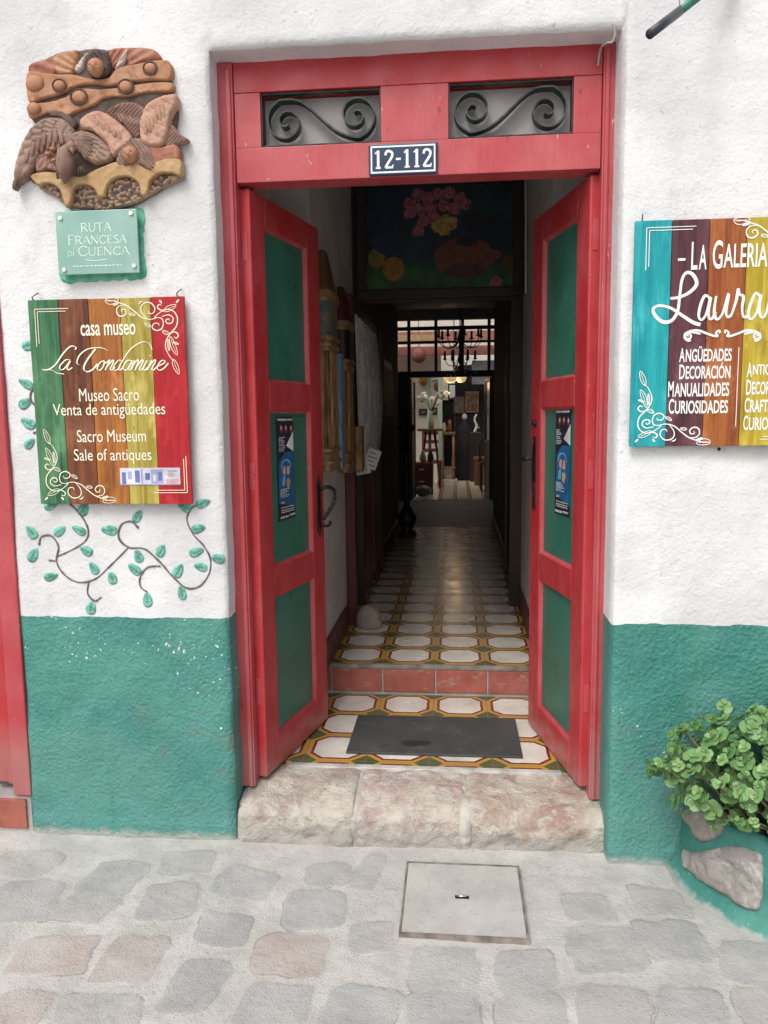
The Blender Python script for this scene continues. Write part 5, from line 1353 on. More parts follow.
for (X, Y, c) in [(265, 130, 0), (300, 95, 0), (340, 110, 0), (380, 95, 0), (420, 90, 0), (460, 110, 0), (310, 150, 0), (350, 150, 0), (400, 135, 0), (440, 150, 0), (300, 235, 0), (320, 195, 0), (270, 165, 0), (360, 185, 0), (375, 215, 1), (410, 195, 1), (400, 230, 1), (430, 205, 1), (480, 130, 0), (600, 430, 0)]:
    cc = Pg(X, Y)
    pet = MB()
    for j in range(5):
        a = 2*PI*j/5+random.random(); k += .15
        q = daub('', cc[0]+.018*math.cos(a), cc[1]+.018*math.sin(a), .022, .022, None, k*.35, 10, .2); pet.add(q.v, q.f)
    pet.build('painted_flower', petm[c], pg)
# cable along the top of the inner doorway and down the right wall
cb = MB(); pts = [(-.56, 2.19, 2.955), (-.2, 2.19, 2.945), (.1, 2.19, 2.955), (.36, 2.17, 2.95), (.392, 2.12, 2.92), (.396, 2.05, 2.7), (.394, 2.0, 2.45), (.396, 1.98, 2.2)]
cb.tube(cr(pts, 8), .006, 8); tag(cb.build('cable', simple('white_cable', (.6, .6, .58), .5, .05, 20, 0)), 'white cable running above the painting and down the corridor wall', 'cable')

# carved columns on the left wall
n = NT('worn_teal_over_gilt'); mk_ = n.ramp(n.noise(13, 5, .7), .44, .56)
mpatchy = n.done(n.mix(mk_, n.mix(n.ramp(n.noise(20, 4), .3, .7), (.15, .09, .04), (.24, .15, .07)), n.mix(n.ramp(n.noise(22, 4), .3, .7), (.03, .09, .10), (.09, .17, .17))), .6)
def column(label, yc, wd, z0, z1, group, mf, mblk):
    t = thing('carved_column', label, 'column', (-.628, yc, z0), 0, group)
    xw = -.628; H = z1-z0
    def pil(z_a, z_b, prof, mat, nm, n_=40, flutes=0):
        vs = []; fs = []; m = len(prof)
        for (q, r) in prof:
            for k in range(n_+1):
                a = PI*k/n_; c_ = math.cos(a); s_ = max(0, math.sin(a))
                cx = math.copysign(abs(c_)**.55, c_); sy_ = s_**.38
                f = 1-(.13*(math.sin(k/n_*PI*flutes)**2) if flutes else 0)
                vs.append((xw+.002+max(.001, sy_)*.070*r*f, yc-cx*wd/2*r*(f if flutes else 1), z_a+(z_b-z_a)*q))
        for i in range(m-1):
            for k in range(n_): fs.append((i*(n_+1)+k, i*(n_+1)+k+1, (i+1)*(n_+1)+k+1, (i+1)*(n_+1)+k))
        fs.append(tuple(range(n_+1))); fs.append(tuple((m-1)*(n_+1)+k for k in range(n_+1))[::-1])
        return MB().add(vs, fs, False).build(nm, mat, t)
    st2 = lambda *p: [q for a, b, r in p for q in ((a, r), (b, r))]
    pil(z0, z0+.11*H, st2((0, .30, .90), (.31, .42, 1.0), (.43, .80, .84), (.81, .92, .96), (.93, 1, .88)), M['gold'], 'base')
    pil(z0+.1105*H, z0+.545*H, [(0, .84), (.5, .83), (1, .80)], M['gold'], 'fluted_shaft', 112, 8)
    pil(z0+.5455*H, z0+.61*H, st2((0, .25, .88), (.26, .5, .98), (.51, .7, .86), (.71, 1, 1.0)), M['gold'], 'capital')
    pil(z0+.6105*H, z0+.765*H, [(0, .86), (1, .86)], mblk, 'painted_block')
    pil(z0+.7655*H, z0+.81*H, st2((0, .4, .92), (.41, 1, 1.02)), M['gold'], 'cornice')
    pil(z0+.8105*H, z1, [(0, .86), (.3, .74), (.9, .44), (1, .40)], mf, 'finial')
    return t
column('tall gilt fluted column with a worn teal block fixed to the corridor wall nearest the door', 1.09, .32, 1.262, 2.27, 'gilt columns on the corridor wall', M['brownwood'], mpatchy)
column('darker gilt fluted column with a brown block, second along the corridor wall', 1.66, .31, 1.215, 2.20, 'gilt columns on the corridor wall', M['oldred'], M['darkwood'])
st_ = MB().box(-.628, -.575, 1.315, 1.435, 1.25, 1.83, .004)
tag(st_.build('blue_strip', M['blue']), 'narrow pale blue painted wood strip between the two gilt columns', 'wood strip')
bk = thing('gilt_bracket', 'small gilt wooden box with a pale edge hanging at the corridor door post', 'bracket', (-.60, 1.93, 1.2))
MB().box(-.628, -.54, 1.86, 1.99, 1.20, 1.46, .008).build('box', M['gold'], bk)
MB().box(-.5395, -.532, 1.975, 1.995, 1.19, 1.44, .002).build('pale_edge', simple('pale_gilt_edge', (.55, .48, .34), .5, .2, 20, .1), bk)
# side door with lace curtain
sd_ = thing('side_door', 'dark red panelled side door in the left wall of the corridor', 'door', (-.62, 2.8, ZC))
MB().box(-.628, -.575, 1.765, 1.86, ZC+.002, 2.19, .005).build('door_post', M['oldred'], sd_)
MB().box(-.629, -.590, 3.50, 3.60, ZC+.002, 2.20, .005).build('door_post', M['oldred'], sd_)
MB().box(-.629, -.606, 2.362, 3.498, ZC+.002, 2.20).build('door_board', M['oldred'], sd_)
for a, b in ((2.40, 2.88), (2.95, 3.44)):
    MB().box(-.6055, -.592, a, b, ZC+.10, 1.15, .006).build('panel', M['midwood'], sd_)
lc = MB(); vs = []; fs = []; nn, mm = 90, 40
for i in range(nn+1):
    for j in range(mm+1):
        s = i/nn; t = j/mm; y = 1.93+(1.42+.12*math.sin(t*PI))*s*(.80+.20*math.sin(PI*t*.9)); z = 2.10-(.88 if s > .25 else .80)*t-.08*math.sin(s*PI)*t
        x = -.580+.012*math.sin(s*46+t*1.5)+.05*math.sin(PI*s)*math.sin(PI*t)
        vs.append((x, y, z))
for i in range(nn):
    for j in range(mm): fs.append((i*(mm+1)+j, (i+1)*(mm+1)+j, (i+1)*(mm+1)+j+1, i*(mm+1)+j+1))
lc.add(vs, fs, True)
n = NT('lace'); f_ = n.ramp(n.voro(70, rnd=.7), .25, .5); f2 = n.ramp(n.noise(14, 4), .4, .62)
lcol = n.mix(f2, (.66, .65, .64), (.85, .84, .82)); n.done(lcol, .8); n.link(n.math('MAXIMUM', f_, .8), n.b.inputs['Alpha'])
tag(lc.build('lace_curtain', n.m), 'white lace curtain hanging over the side door in the corridor', 'curtain')
for i, (x, y, z, a, lab) in enumerate(((-.565, 2.02, 1.235, .22, 'white price card hanging under the lace curtain, nearer the street'), (-.520, 2.22, 1.255, -.35, 'white price card hanging under the lace curtain, further inside'))):
    t = thing('price_card', lab, 'card', (x, y, z), 0, 'cards under the lace curtain')
    def rot(q): return (x+q[0]*math.cos(a)-q[1]*math.sin(a), z+q[0]*math.sin(a)+q[1]*math.cos(a))
    MB().prism([rot(q) for q in ((-.042, -.065), (.042, -.065), (.042, .06), (-.042, .06))], y, y+.002).build('card', simple('white_card', (.66, .66, .64), .7, .1, 20, 0), t)
    for q in range(4): MB().prism([rot((u, v)) for u, v in ((-.03, -.045+.025*q), (.028-.012*(q % 2), -.045+.025*q), (.028-.012*(q % 2), -.040+.025*q), (-.03, -.040+.025*q))], y-.001, y-.0004).build('printed_line', M['black'], t)
    MB().tube([(x, y+.001, z+.06), (x+.004, y+.01, z+.12)], .002, 5).build('string', M['cable'], t)
# framed picture deeper in the corridor
pf = thing('framed_picture', 'dark red framed picture hanging on the left corridor wall past the curtain', 'picture', (-.62, 4.3, 1.5))
MB().box(-.629, -.598, 3.95, 4.75, 1.52, 2.0, .005).build('frame', M['midwood'], pf)
MB().box(-.5975, -.594, 4.02, 4.68, 1.58, 1.94).build('canvas', simple('dark_canvas', (.05, .02, .018), .6, .5, 10, 0), pf)
# turned dark stand
ts = thing('turned_stand', 'dark turned wooden stand with a bulging foot against the left corridor wall', 'stand', (-.50, 5.25, ZC))
MB().lathe((-.50, 5.25, ZC), [(.10, 0), (.10, .03), (.05, .06), (.085, .13), (.10, .19), (.06, .26), (.03, .32), (.026, .7), (.04, .74), (.03, .78), (.028, 1.05)], 20).build('column', M['darkwood'], ts)
MB().lathe((-.50, 5.25, ZC+1.051), [(.05, 0), (.09, .03), (.09, .06), (.05, .09), (.03, .16), (.012, .22)], 20).build('finial', M['darkwood'], ts)
# door stop stone
sb = MB(); bm_ = bmesh.new(); bmesh.ops.create_icosphere(bm_, subdivisions=4, radius=1)
for v in bm_.verts:
    c = v.co; zz_ = c.z if c.z > -.25 else -.25; kx = 1+.08*mnoise.noise(c*1.2)+.01*mnoise.noise(c*5)
    v.co = Vector((-.500+c.x*.078*kx, 1.74+c.y*.07*kx, ZC+.027+zz_*.10*kx))
sb.bm(bm_, True)
n = NT('pitted_stone'); c_ = n.mix(n.ramp(n.noise(14, 5), .35, .7), (.26, .23, .19), (.36, .32, .27)); c_ = n.mix(n.math('MULTIPLY', n.ramp(n.noise(60, 4), .55, .68), .5), c_, (.13, .11, .095))
tag(sb.build('rounded_stone', n.done(c_, .85, n.bump(n.noise(60, 5), .6, .008))), 'rounded pitted grey stone holding the corridor edge on the tile floor', 'stone')
# right wall door posts in the corridor
rp_ = thing('side_door_frame', 'dark red brown door frame on the right corridor wall', 'door frame', (.40, 2.9, ZC))
MB().box(.372, .404, 2.40, 2.50, ZC+.002, 2.2, .004).build('door_post', M['oldred'], rp_)
MB().box(.372, .404, 3.40, 3.50, ZC+.002, 2.2, .004).build('door_post', M['oldred'], rp_)
MB().box(.390, .404, 2.501, 3.399, ZC+.002, 2.2, .0).build('door_board', M['darkwood'], rp_)

# ------------------------------------------------------------------ glazed screen between hall and back room
gs = thing('glazed_screen', 'dark wooden screen with transom panes at the far end of the corridor', 'screen', (-.13, 8.7, ZC))
yv = 8.70
mb = MB()
def vx(u): return onY(u, 350, yv)[0]
def vz(v): return onY(450, v, yv)[1]
xs_ = [vx(409), vx(436), vx(462.5), vx(489)]
for x in xs_: MB().box(x-.022, x+.022, yv-.03, yv+.03, vz(374), 2.884, .003).build('mullion', M['darkwood'], gs)
for v, h_ in ((328, .05), (342, .03), (374, .09)): MB().box(-.826, .556, yv-.034, yv+.026, vz(v)-h_/2, vz(v)+h_/2, .003).build('rail', M['darkwood'], gs)
MB().box(-.826, -.66, yv-.035, yv+.028, ZC, vz(374)-.046, .003).build('post', M['darkwood'], gs)
MB().box(.505, .556, yv-.035, yv+.028, ZC, vz(374)-.046, .003).build('post', M['darkwood'], gs)
n = NT('thin_glass'); n.done((.9, .9, .9), .05); n.b.inputs['Transmission Weight'].default_value = 1.0; n.b.inputs['IOR'].default_value = 1.02
mthin = n.m
for i, (a, b) in enumerate(((-.826, xs_[0]), (xs_[0], xs_[1]), (xs_[1], xs_[2]), (xs_[2], xs_[3]), (xs_[3], .556))):
    MB().box(a+.02, b-.02, yv+.001, yv+.004, vz(374)+.045, 2.86).build('pane', mthin, gs)
def glass_leaf(label, xh, ang, mirror):
    t = thing('glazed_door_leaf', label, 'door leaf', (xh, yv+.03, ZC), ang, 'glazed door leaves of the back room')
    H = vz(374)-.05-ZC; Wd = .46
    for (a, b, c, d) in ((0, .045, 0, H), (Wd-.045, Wd, 0, H), (.046, Wd-.046, 0, .10), (.046, Wd-.046, H-.06, H), (.046, Wd-.046, .80, .86), (.046, Wd-.046, 1.28, 1.31)):
        MB().box(a, b, -.018, .018, c+.01, d-.002, .003).build('rail', M['darkwood'], t, local=True)
    MB().box(.046, Wd-.046, -.012, .012, .101, .799).build('lower_panel', M['darkwood'], t, local=True)
    MB().box(.046, Wd-.046, -.003, .003, .861, H-.061).build('pane', simple('greyed_glass', (.30, .31, .33), .15, .1, 5, 0), t, local=True)
glass_leaf('dark glazed door leaf swung open on the left of the far screen', -.655, math.radians(86), False)
glass_leaf('dark glazed door leaf swung open on the right of the far screen', .500, math.radians(97), True)

# chandelier in the hall
ch = thing('chandelier', 'dark iron chandelier with curved candle arms hanging before the far screen', 'chandelier', (.02, 7.4, 2.3))
cx_, cy_ = onY(460, 350, 7.4)[0], 7.4; cz_ = onY(460, 342, 7.4)[1]
MB().tube([(cx_, cy_, cz_+.1), (cx_, cy_, 3.198)], .008, 8).build('rod', M['iron'], ch)
MB().lathe((cx_, cy_, cz_), [(.004, -.36), (.02, -.33), (.010, -.28), (.034, -.22), (.014, -.14), (.012, -.02), (.038, .04), (.018, .10), (.010, .16)], 16).build('stem', M['iron'], ch)
for i in range(8):
    a = 2*PI*i/8+.2; d = Vector((math.cos(a), math.sin(a), 0)); r = .27
    arm = MB(); arm.tube(cr([(Vector((cx_, cy_, cz_))+d*q+Vector((0, 0, z)))[:] for q, z in ((.03, .0), (.10, -.06), (.19, -.07), (.26, -.01), (r, .05))], 5), .0055, 6)
    arm = arm.build('arm', M['iron'], ch); e = Vector((cx_, cy_, cz_))+d*r
    MB().lathe((e.x, e.y, e.z+.05), [(.01, 0), (.035, .012), (.02, .02), (.014, .03), (.014, .10), (.003, .115)], 10).build('candle_cup', M['iron'], arm)
for i in range(6):
    a = 2*PI*i/6; d = Vector((math.cos(a), math.sin(a), 0)); r = .19
    arm = MB(); arm.tube(cr([(Vector((cx_, cy_, cz_-.22))+d*q+Vector((0, 0, z)))[:] for q, z in ((.03, .0), (.09, -.07), (.15, -.06), (r, .0))], 5), .005, 6)
    arm = arm.build('arm', M['iron'], ch); e = Vector((cx_, cy_, cz_-.22))+d*r
    MB().lathe((e.x, e.y, e.z), [(.01, 0), (.03, .012), (.016, .02), (.013, .10), (.003, .115)], 10).build('candle_cup', M['iron'], arm)
mcry = simple('glass_drops', (.5, .5, .5), .1, .1, 10, 0)
for i in range(24):
    a = random.uniform(0, 6.28); r = random.uniform(.05, .2); MB().blob((cx_+r*math.cos(a), cy_+r*math.sin(a), cz_-.30-random.uniform(0, .12)), (.009, .009, .018), 1).build('crystal', mcry, ch)

# ------------------------------------------------------------------ back room furnishing
def at(u, v, y):
    p = onY(u, v, y); return p
# lit ceiling lamp
lamp = thing('ceiling_lamp', 'ceiling lamp with three glowing glass bowls in the back room', 'lamp', (.0, 10.2, 2.1))
lx, lz = at(454, 378, 10.2)
MB().tube([(lx, 10.2, lz+.02), (lx, 10.2, 3.2)], .008, 8).build('rod', M['iron'], lamp)
n = NT('lit_glass_bowl'); n.done((.9, .75, .5), .4); n.b.inputs['Emission Color'].default_value = (1, .62, .28, 1); n.b.inputs['Emission Strength'].default_value = .30
for i, a in enumerate((.3, 2.3, 4.4)):
    x, y = lx+.12*math.cos(a), 10.2+.12*math.sin(a)
    arm = MB().tube([(lx, 10.2, lz+.05), (x, y, lz+.05)], .006, 6).build('arm', M['iron'], lamp)
    MB().lathe((x, y, lz-.03), [(.015, -.045), (.06, -.03), (.085, .02), (.09, .05)], 16).build('glass_bowl', n.m, arm)
MB().box(-.8, .8, 10.1, 10.3, 3.2, 3.3).build('ceiling_beam', M['oldred'], house)
pl2 = bpy.data.lights.new('lamp_light', 'POINT'); pl2.energy = 2.5; pl2.color = (1, .65, .35); pl2.shadow_soft_size = .08
plo = bpy.data.objects.new('lamp_light', pl2); COL.objects.link(plo); plo.location = (lx, 10.2, lz-.12)
# beams of the gallery
for i, (v0, v1, y) in enumerate(((331, 341, 11.6), (346, 355, 12.0))):
    z0 = at(450, v1, y)[1]; z1 = at(450, v0, y)[1]
    MB().box(-2.48, 1.98, y, y+.12, z0, z1).build('gallery_beam', simple('pink_red_beam', (.30, .12, .09), .7, .2, 6, .1), house)
# striped stool-like console on the left
cs = thing('writing_desk', 'dark red wooden desk with drawers at the left of the back room', 'desk', (-.6, 9.7, ZC))
xL, zT = at(418, 430, 9.6); xR, _ = at(436, 430, 9.6)
MB().box(xL-.25, xR-.05, 9.5, 9.95, ZC+.10, ZC+.50, .008).build('drawer_case', M['midwood'], cs)
for z in (ZC+.12, ZC+.31):
    f_ = MB().box(xL-.22, xR-.08, 9.484, 9.499, z, z+.16, .004).build('drawer', M['midwood'], cs)
    MB().tube([(xL+.02, 9.468, z+.09), (xL+.10, 9.468, z+.09)], .008, 6).build('drawer_handle', M['silver'], f_)
for x in (xL-.2, xR-.09): MB().box(x, x+.045, 9.52, 9.57, ZC+.003, ZC+.099, .004).build('leg', M['midwood'], cs)
# high round table behind
rtb = thing('round_table', 'tall round wooden side table carrying a vase of white flowers', 'side table', (-.5, 10.3, ZC))
tx, tz = at(430, 429, 10.3)
MB().lathe((tx, 10.3, tz), [(.20, -.035), (.215, -.02), (.215, 0), (.20, .008)], 28).build('table_top', M['brownwood'], rtb)
for i in range(3):
    a = i*2.1+.5; MB().tube([(tx+.08*math.cos(a), 10.3+.08*math.sin(a), tz-.036), (tx+.13*math.cos(a), 10.3+.13*math.sin(a), tz-.4), (tx+.18*math.cos(a), 10.3+.18*math.sin(a), ZC+.016)], lambda t: .022-.006*t, 8).build('leg', M['midwood'], rtb)
MB().lathe((tx, 10.3, tz-.55), [(.02, -.02), (.15, -.015), (.15, 0), (.02, .005)], 20).build('shelf', M['midwood'], rtb)
vf = thing('flower_vase', 'slim vase of white orchids on the round side table', 'vase', (tx, 10.3, tz))
MB().lathe((tx+.02, 10.3, tz+.009), [(.04, 0), (.055, .06), (.04, .16), (.022, .24), (.03, .28)], 16).build('vase', simple('pale_green_glaze', (.30, .36, .22), .3, .2, 12, 0), vf)
sm_ = MB(); fl = MB(); r4 = random.Random(3)
for i in range(9):
    a = r4.uniform(0, 6.28); L = r4.uniform(.2, .45); e = Vector((tx+.02+L*.7*math.cos(a), 10.3+L*.5*math.sin(a), tz+.28+L*.75))
    b0 = Vector((tx+.02, 10.3, tz+.27)); mdp = b0.lerp(e, .5)+Vector((0, 0, .10)); sm_.tube([b0, mdp, e], .005, 5)
    for j in range(7):
        c = mdp.lerp(e, j/6)+Vector((r4.uniform(-.03, .03), r4.uniform(-.03, .03), r4.uniform(-.04, .02)))
        for q in range(4):
            aa = q*1.57+r4.random(); fl.blob((c.x+.016*math.cos(aa), c.y, c.z+.016*math.sin(aa)), (.016, .006, .016), 1)
sm_.build('stem', simple('orchid_stem', (.06, .12, .04), .6, .2, 10, 0), vf); fl.build('blossom', simple('white_petals', (.66, .66, .60), .6, .08, 20, 0), vf)
# pale green posts
for i, (u, v0, v1, y, lab) in enumerate(((429.5, 372, 430, 11.5, 'slim pale green post in front of the white wall, beside the mask'), (440.5, 400, 476, 11.0, 'slim pale green post standing beside the antique display stand'))):
    x = at(u, v1, y)[0]; pgp = thing('painted_post', lab, 'post', (x, y, ZC), 0, 'pale green posts of the back room')
    MB().box(x-.035, x+.035, y-.035, y+.035, ZC+.005, at(u, 375, y)[1], .006).build('shaft', simple('pale_green_paint', (.30, .38, .31), .6, .15, 8, .1), pgp)
    MB().box(x-.055, x+.055, y-.055, y+.055, ZC+.006, ZC+.10, .006).build('foot', simple('stone_foot', (.3, .29, .27), .7, .15, 8, .1), pgp)
# wall pieces on the inner wall
def wallframe(label, u, v, w_, h_, mat2):
    x, z = at(u, v, 12.19); t = thing('framed_picture', label, 'picture', (x, 12.19, z), 0, 'small pictures on the back room wall')
    MB().box(x-w_/2, x+w_/2, 12.165, 12.199, z-h_/2, z+h_/2, .005).build('frame', M['darkwood'], t); MB().box(x-w_/2+.03, x+w_/2-.03, 12.160, 12.1645, z-h_/2+.03, z+h_/2-.03).build('canvas', mat2, t)
wallframe('small dark framed picture low on the white back room wall', 423, 412, .15, .12, simple('grey_print', (.12, .12, .12), .6, .5, 14, 0))
wallframe('small green framed picture beside the orchids on the white back room wall', 434.5, 411, .10, .13, simple('green_print', (.14, .20, .08), .6, .5, 14, 0))
x, z = at(423.5, 380, 12.19)
mk = thing('carved_mask', 'yellow carved face mask on the white back room wall', 'mask', (x, 12.19, z))
b = MB(); b.blob((x, 12.17, z), (.09, .06, .11), 3, .1); b.build('mask_face', simple('ochre_mask', (.40, .22, .03), .5, .3, 14, .1), mk)
b = MB(); b.blob((x-.035, 12.112, z+.02), (.016, .01, .012), 2).blob((x+.035, 12.112, z+.02), (.016, .01, .012), 2).blob((x, 12.108, z-.05), (.03, .01, .012), 2); b.build('mask_features', M['black'], mk)
x, z = at(437, 385, 12.19)
wc = thing('wall_ornament', 'brown round wall ornament with crossed handles on the white back room wall', 'ornament', (x, 12.19, z))
MB().blob((x, 12.17, z-.02), (.06, .035, .09), 2, .1).build('disc', M['brownwood'], wc); MB().tube([(x-.10, 12.16, z+.07), (x+.08, 12.16, z+.10)], .010, 6).build('handle', M['iron'], wc)
x, z = at(423, 396, 12.19)
hk = thing('wall_plate', 'dark figure silhouette plate on the white back room wall', 'ornament', (x, 12.19, z)); MB().prism([(x-.07, z-.05), (x-.05, z+.04), (x, z+.05), (x+.08, z+.06), (x+.03, z+.01), (x+.05, z-.05), (x, z-.01)], 12.17, 12.199).build('silhouette', M['black'], hk)
# dark cabinet / passage in the rear right
cab = thing('dark_cabinet', 'tall dark wooden cabinet at the rear of the back room', 'cabinet', (.3, 12.9, ZC))
x0_, zt = at(455, 384, 12.6); x1_, _ = at(486, 384, 12.6)
MB().box(x0_, x1_+.6, 12.6, 13.3, ZC+.005, zt+.35, .01).build('carcass', M['blackwood'], cab)
for i in range(3):
    a = x0_+.03+i*.24; d = MB().box(a, a+.22, 12.58, 12.599, ZC+.15, zt+.25, .006).build('cabinet_door', M['blackwood'], cab)
    MB().blob((a+.19, 12.57, ZC+1.0), (.015, .015, .015), 1).build('knob', M['silver'], d)
wi = thing('small_window', 'narrow bright window high beside the dark cabinet', 'window', (-.12, 13.55, 2.2))
xa_, za_ = at(449.5, 398, 13.5); xb_, zb_ = at(455, 385, 13.5)
MB().box(xa_-.03, xb_+.03, 13.54, 13.599, za_-.03, zb_+.03, .004).build('window_frame', M['darkwood'], wi); MB().box(xa_, xb_, 13.53, 13.539, za_, zb_).build('pane', simple('milky_pane', (.75, .76, .76), .3, .03, 6, 0), wi)
ds = MB().box(-.33, x0_-.02, 13.2, 13.4, ZC+.004, zt+.6)
# dark screen behind the stand with the window recess
bs = thing('display_stand', 'carved wooden display stand crowded with antiques before the dark cabinet', 'stand', (-.1, 12.0, ZC))
x, zt_ = at(448, 432, 12.0); zb0 = ZC+.005
MB().box(x-.14, x+.14, 11.85, 12.15, zt_-.05, zt_, .008).build('top', M['brownwood'], bs)
for sx_ in (-.10, .10): MB().lathe((x+sx_, 11.9, zb0), [(.035, 0), (.03, .1), (.02, .2), (.035, .4), (.02, .5), (.03, zt_-.052-zb0)], 12).build('leg', M['brownwood'], bs)
MB().box(x-.14, x+.14, 11.85, 12.15, zb0+.25, zb0+.28, .006).build('shelf', M['brownwood'], bs)
MB().box(x-.17, x+.17, 11.82, 12.18, zb0, zb0+.05, .008).build('plinth', M['cement'], bs)
for i, (dx, h_, lab, mm_) in enumerate(((-.07, .14, 'small cream figurine on the display stand, left of the copper jar', simple('cream_glaze', (.5, .42, .3), .4, .2, 12, 0)), (.03, .20, 'small copper jar on the display stand', simple('copper_jar', (.30, .11, .04), .35, .2, 12, 0, metal=.5)))):
    j = thing('antique_jar', lab, 'jar', (x+dx, 12.0, zt_), 0); MB().lathe((x+dx, 12.0, zt_+.001), [(.03, 0), (.05, h_*.35), (.03, h_*.75), (.035, h_)], 14).build('body', mm_, j); MB().lathe((x+dx, 12.0, zt_+.002+h_), [(.036, 0), (.02, .02), (.006, .035)], 12).build('lid', mm_, j)
dp = thing('dark_wall_hanging', 'dark cloth hanging covering the rear wall between post and cabinet', 'wall hanging', (-.2, 13.55, ZC))
MB().box(-.42, x0_-.01, 13.60-.03, 13.598, ZC+.2, za_-.06, .004).build('cloth', M['blackwood'], dp); MB().tube([(-.46, 13.56, za_-.05), (x0_, 13.56, za_-.05)], .012, 8).build('rod', M['iron'], dp)
# pale things before the cabinet
x, z = at(464.5, 417, 12.4); hm = thing('white_bust', 'small pale bust on a dark draped stand before the cabinet', 'bust', (x, 12.4, z-.1))
MB().blob((x, 12.4, z), (.05, .05, .065), 3).build('head', simple('pale_plaster', (.42, .41, .40), .6, .1, 8, 0), hm); MB().lathe((x, 12.4, ZC+.005), [(.20, 0), (.20, .05), (.17, .5), (.13, 1.0), (.06, z-ZC-.12), (.035, z-ZC-.07)], 16).build('pedestal', M['blackwood'], hm)
x, z = at(475.5, 425, 12.0); fg = thing('standing_figure_lamp', 'slender white figure ornament on a brown pedestal at the right of the back room', 'ornament', (x, 12.0, ZC))
MB().tube(cr([(x-.02, 12, z-.13), (x+.02, 12, z-.02), (x-.02, 12, z+.10), (x+.02, 12, z+.20)], 5), lambda t: .028-.012*t, 8).build('figure', simple('ivory_paint', (.5, .47, .42), .5, .1, 8, 0), fg); MB().box(x-.10, x+.10, 11.9, 12.1, ZC+.005, z-.13, .01).build('pedestal', M['darkwood'], fg)
# black chair right
x, z = at(481, 470, 10.2); hc = thing('black_chair', 'black wooden chair with curved back at the right of the back room', 'chair', (x+.15, 10.2, ZC))
MB().box(x-.02, x+.38, 10.0, 10.4, ZC+.43, ZC+.47, .01).build('seat', M['darkwood'], hc)
for dx, dy in ((0, 10.02), (.34, 10.02), (0, 10.36), (.34, 10.36)): MB().box(x+dx-.015, x+dx+.02, dy, dy+.035, ZC+.005, ZC+.429, .004).build('leg', M['darkwood'], hc)
MB().tube(cr([(x-.01, 10.38, ZC+.47), (x+.0, 10.40, ZC+.80), (x+.18, 10.42, ZC+.95), (x+.35, 10.40, ZC+.80), (x+.36, 10.38, ZC+.47)], 6), .02, 8).build('backrest', M['darkwood'], hc)
# stone on the floor
x, y = onZ(423, 497, ZC); sb = MB().blob((x, 9.25, ZC+.085), (.13, .10, .085), 3, .15)
tag(sb.build('rounded_stone', m_fieldstone('back_room_stone', (.16, .14, .10), (.24, .21, .16))), 'mossy brown stone on the floor at the foot of the desk', 'stone')

hf_ = [(-.52, 9.62, 'small cream jug standing on the red desk', (.46, .40, .30)), (-.40, 9.66, 'small dark bottle standing on the red desk beside the cream jug', (.04, .05, .03))]
for i, (x, y, lab, c) in enumerate(hf_):
    z = ZC+.502; j = thing('desk_jug' if i == 0 else 'desk_bottle', lab, 'jug' if i == 0 else 'bottle', (x, y, z))
    MB().lathe((x, y, z), [(.03, 0), (.055, .05), (.045, .11), (.025, .15), (.03, .17)], 14).build('body', simple('glaze_%d' % i, c, .35, .2, 12, 0), j)
    MB().lathe((x, y, z+.171), [(.028, 0), (.018, .02), (.005, .03)], 10).build('lid', simple('lid_%d' % i, c, .35, .2, 12, 0), j)
ac = thing('wooden_chair', 'reddish wooden chair with a pale cushion at the left of the back room', 'chair', (-.60, 10.9, ZC))
xx, yy = -.60, 10.8
MB().box(xx-.02, xx+.36, yy, yy+.38, ZC+.41, ZC+.45, .008).build('seat', M['midwood'], ac); MB().box(xx, xx+.34, yy+.02, yy+.36, ZC+.451, ZC+.49, .015).build('cushion', simple('cream_cushion', (.50, .42, .32), .8, .15, 12, .1), ac)
for dx in (0, .31):
    for dy in (0, .33): MB().box(xx+dx, xx+dx+.035, yy+dy, yy+dy+.035, ZC+.005, ZC+.409, .004).build('leg', M['midwood'], ac)
    MB().box(xx+dx, xx+dx+.035, yy+.34, yy+.375, ZC+.451, ZC+.98, .004).build('back_post', M['midwood'], ac)
for z in (.60, .75, .90): MB().box(xx+.036, xx+.309, yy+.345, yy+.37, ZC+z, ZC+z+.06, .004).build('back_slat', M['midwood'], ac)
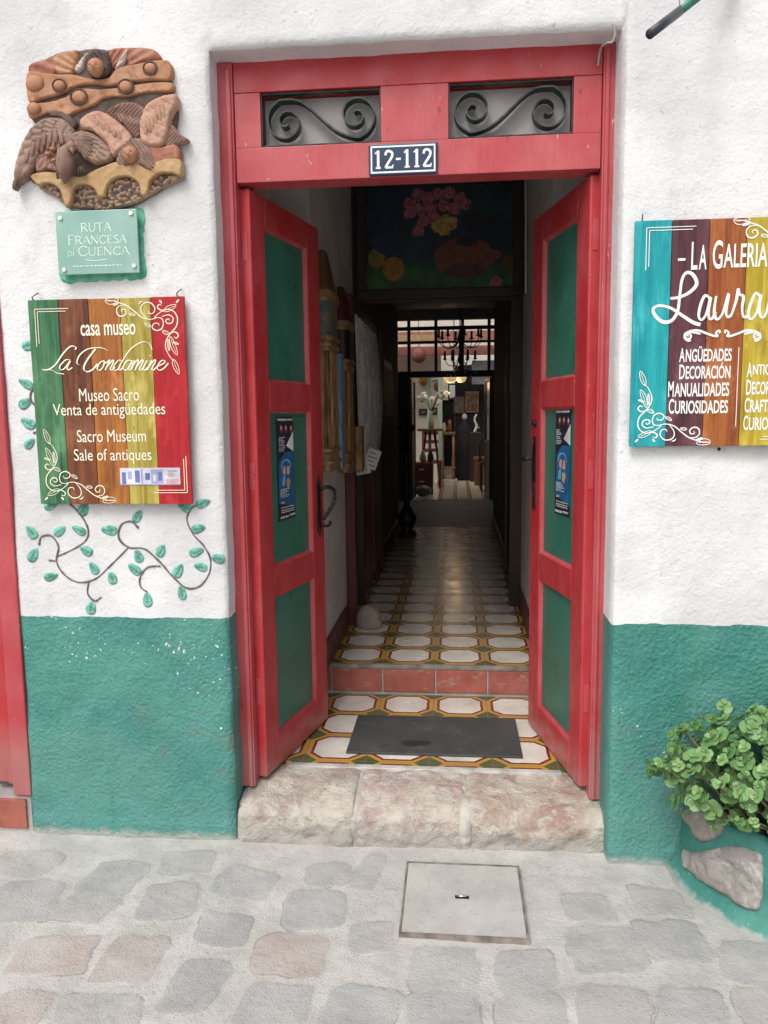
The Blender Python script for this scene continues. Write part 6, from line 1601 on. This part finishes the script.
x, z = onY(478, 452, 11.2); bc = thing('brown_chest', 'low brown wooden chest at the right of the back room', 'chest', (x+.1, 11.3, ZC))
MB().box(x-.06, x+.5, 11.1, 11.5, ZC+.005, ZC+.44, .01).build('box', M['brownwood'], bc); MB().box(x-.075, x+.515, 11.085, 11.515, ZC+.441, ZC+.50, .012).build('lid', M['brownwood'], bc)
MB().box(x+.19, x+.24, 11.078, 11.0845, ZC+.36, ZC+.47, .002).build('latch', M['silver'], bc)
for i, (u, v, h_, lab) in enumerate(((459, 405, .32, 'dark framed mirror hanging on the cabinet front, left of the pale bust'), (472, 402, .40, 'gilt framed picture leaning high on the dark cabinet front'))):
    x, z = onY(u, v, 12.55); t = thing('framed_picture', lab, 'picture', (x, 12.56, z)); w_ = h_*.32
    MB().box(x-w_, x+w_, 12.55, 12.578, z-h_/2, z+h_/2, .006).build('frame', (M['brownwood'], M['gold'])[i], t); MB().box(x-w_+.03, x+w_-.03, 12.545, 12.5495, z-h_/2+.03, z+h_/2-.03).build('canvas', simple('dim_picture_%d' % i, ((.10, .10, .11), (.12, .07, .05))[i], .4, .6, 14, 0), t)

x0, z0 = onY(399, 352, 11.3); x1, z1 = onY(436, 337, 11.3)
MB().box(-2.4, x1, 10.9, 11.5, z1-.10, z1).build('gallery_ceiling', simple('warm_lit_gallery_boards', (.42, .27, .13), .7, .2, 5, .1, stretch=(6, 1, 1)), house)  # yellowish board colour carries the warm light on this ceiling
x0, z0 = onY(472, 373, 11.9); x1, z1 = onY(492, 360, 11.9)
MB().box(x0, x1+.6, 11.95, 11.98, z0-.2, z1).build('gallery_panel', M['cement_dark'], house)
x, z = onY(419, 355, 11.0); ln = thing('round_lantern', 'dull red round paper lantern hanging behind the transom panes', 'lantern', (x, 11.0, z))
MB().blob((x, 11.0, z), (.13, .13, .14), 3).build('shade', simple('red_paper', (.26, .09, .07), .7, .2, 9, 0), ln); MB().tube([(x, 11.0, z+.138), (x, 11.0, z+.6)], .006, 6).build('cord', M['iron'], ln)
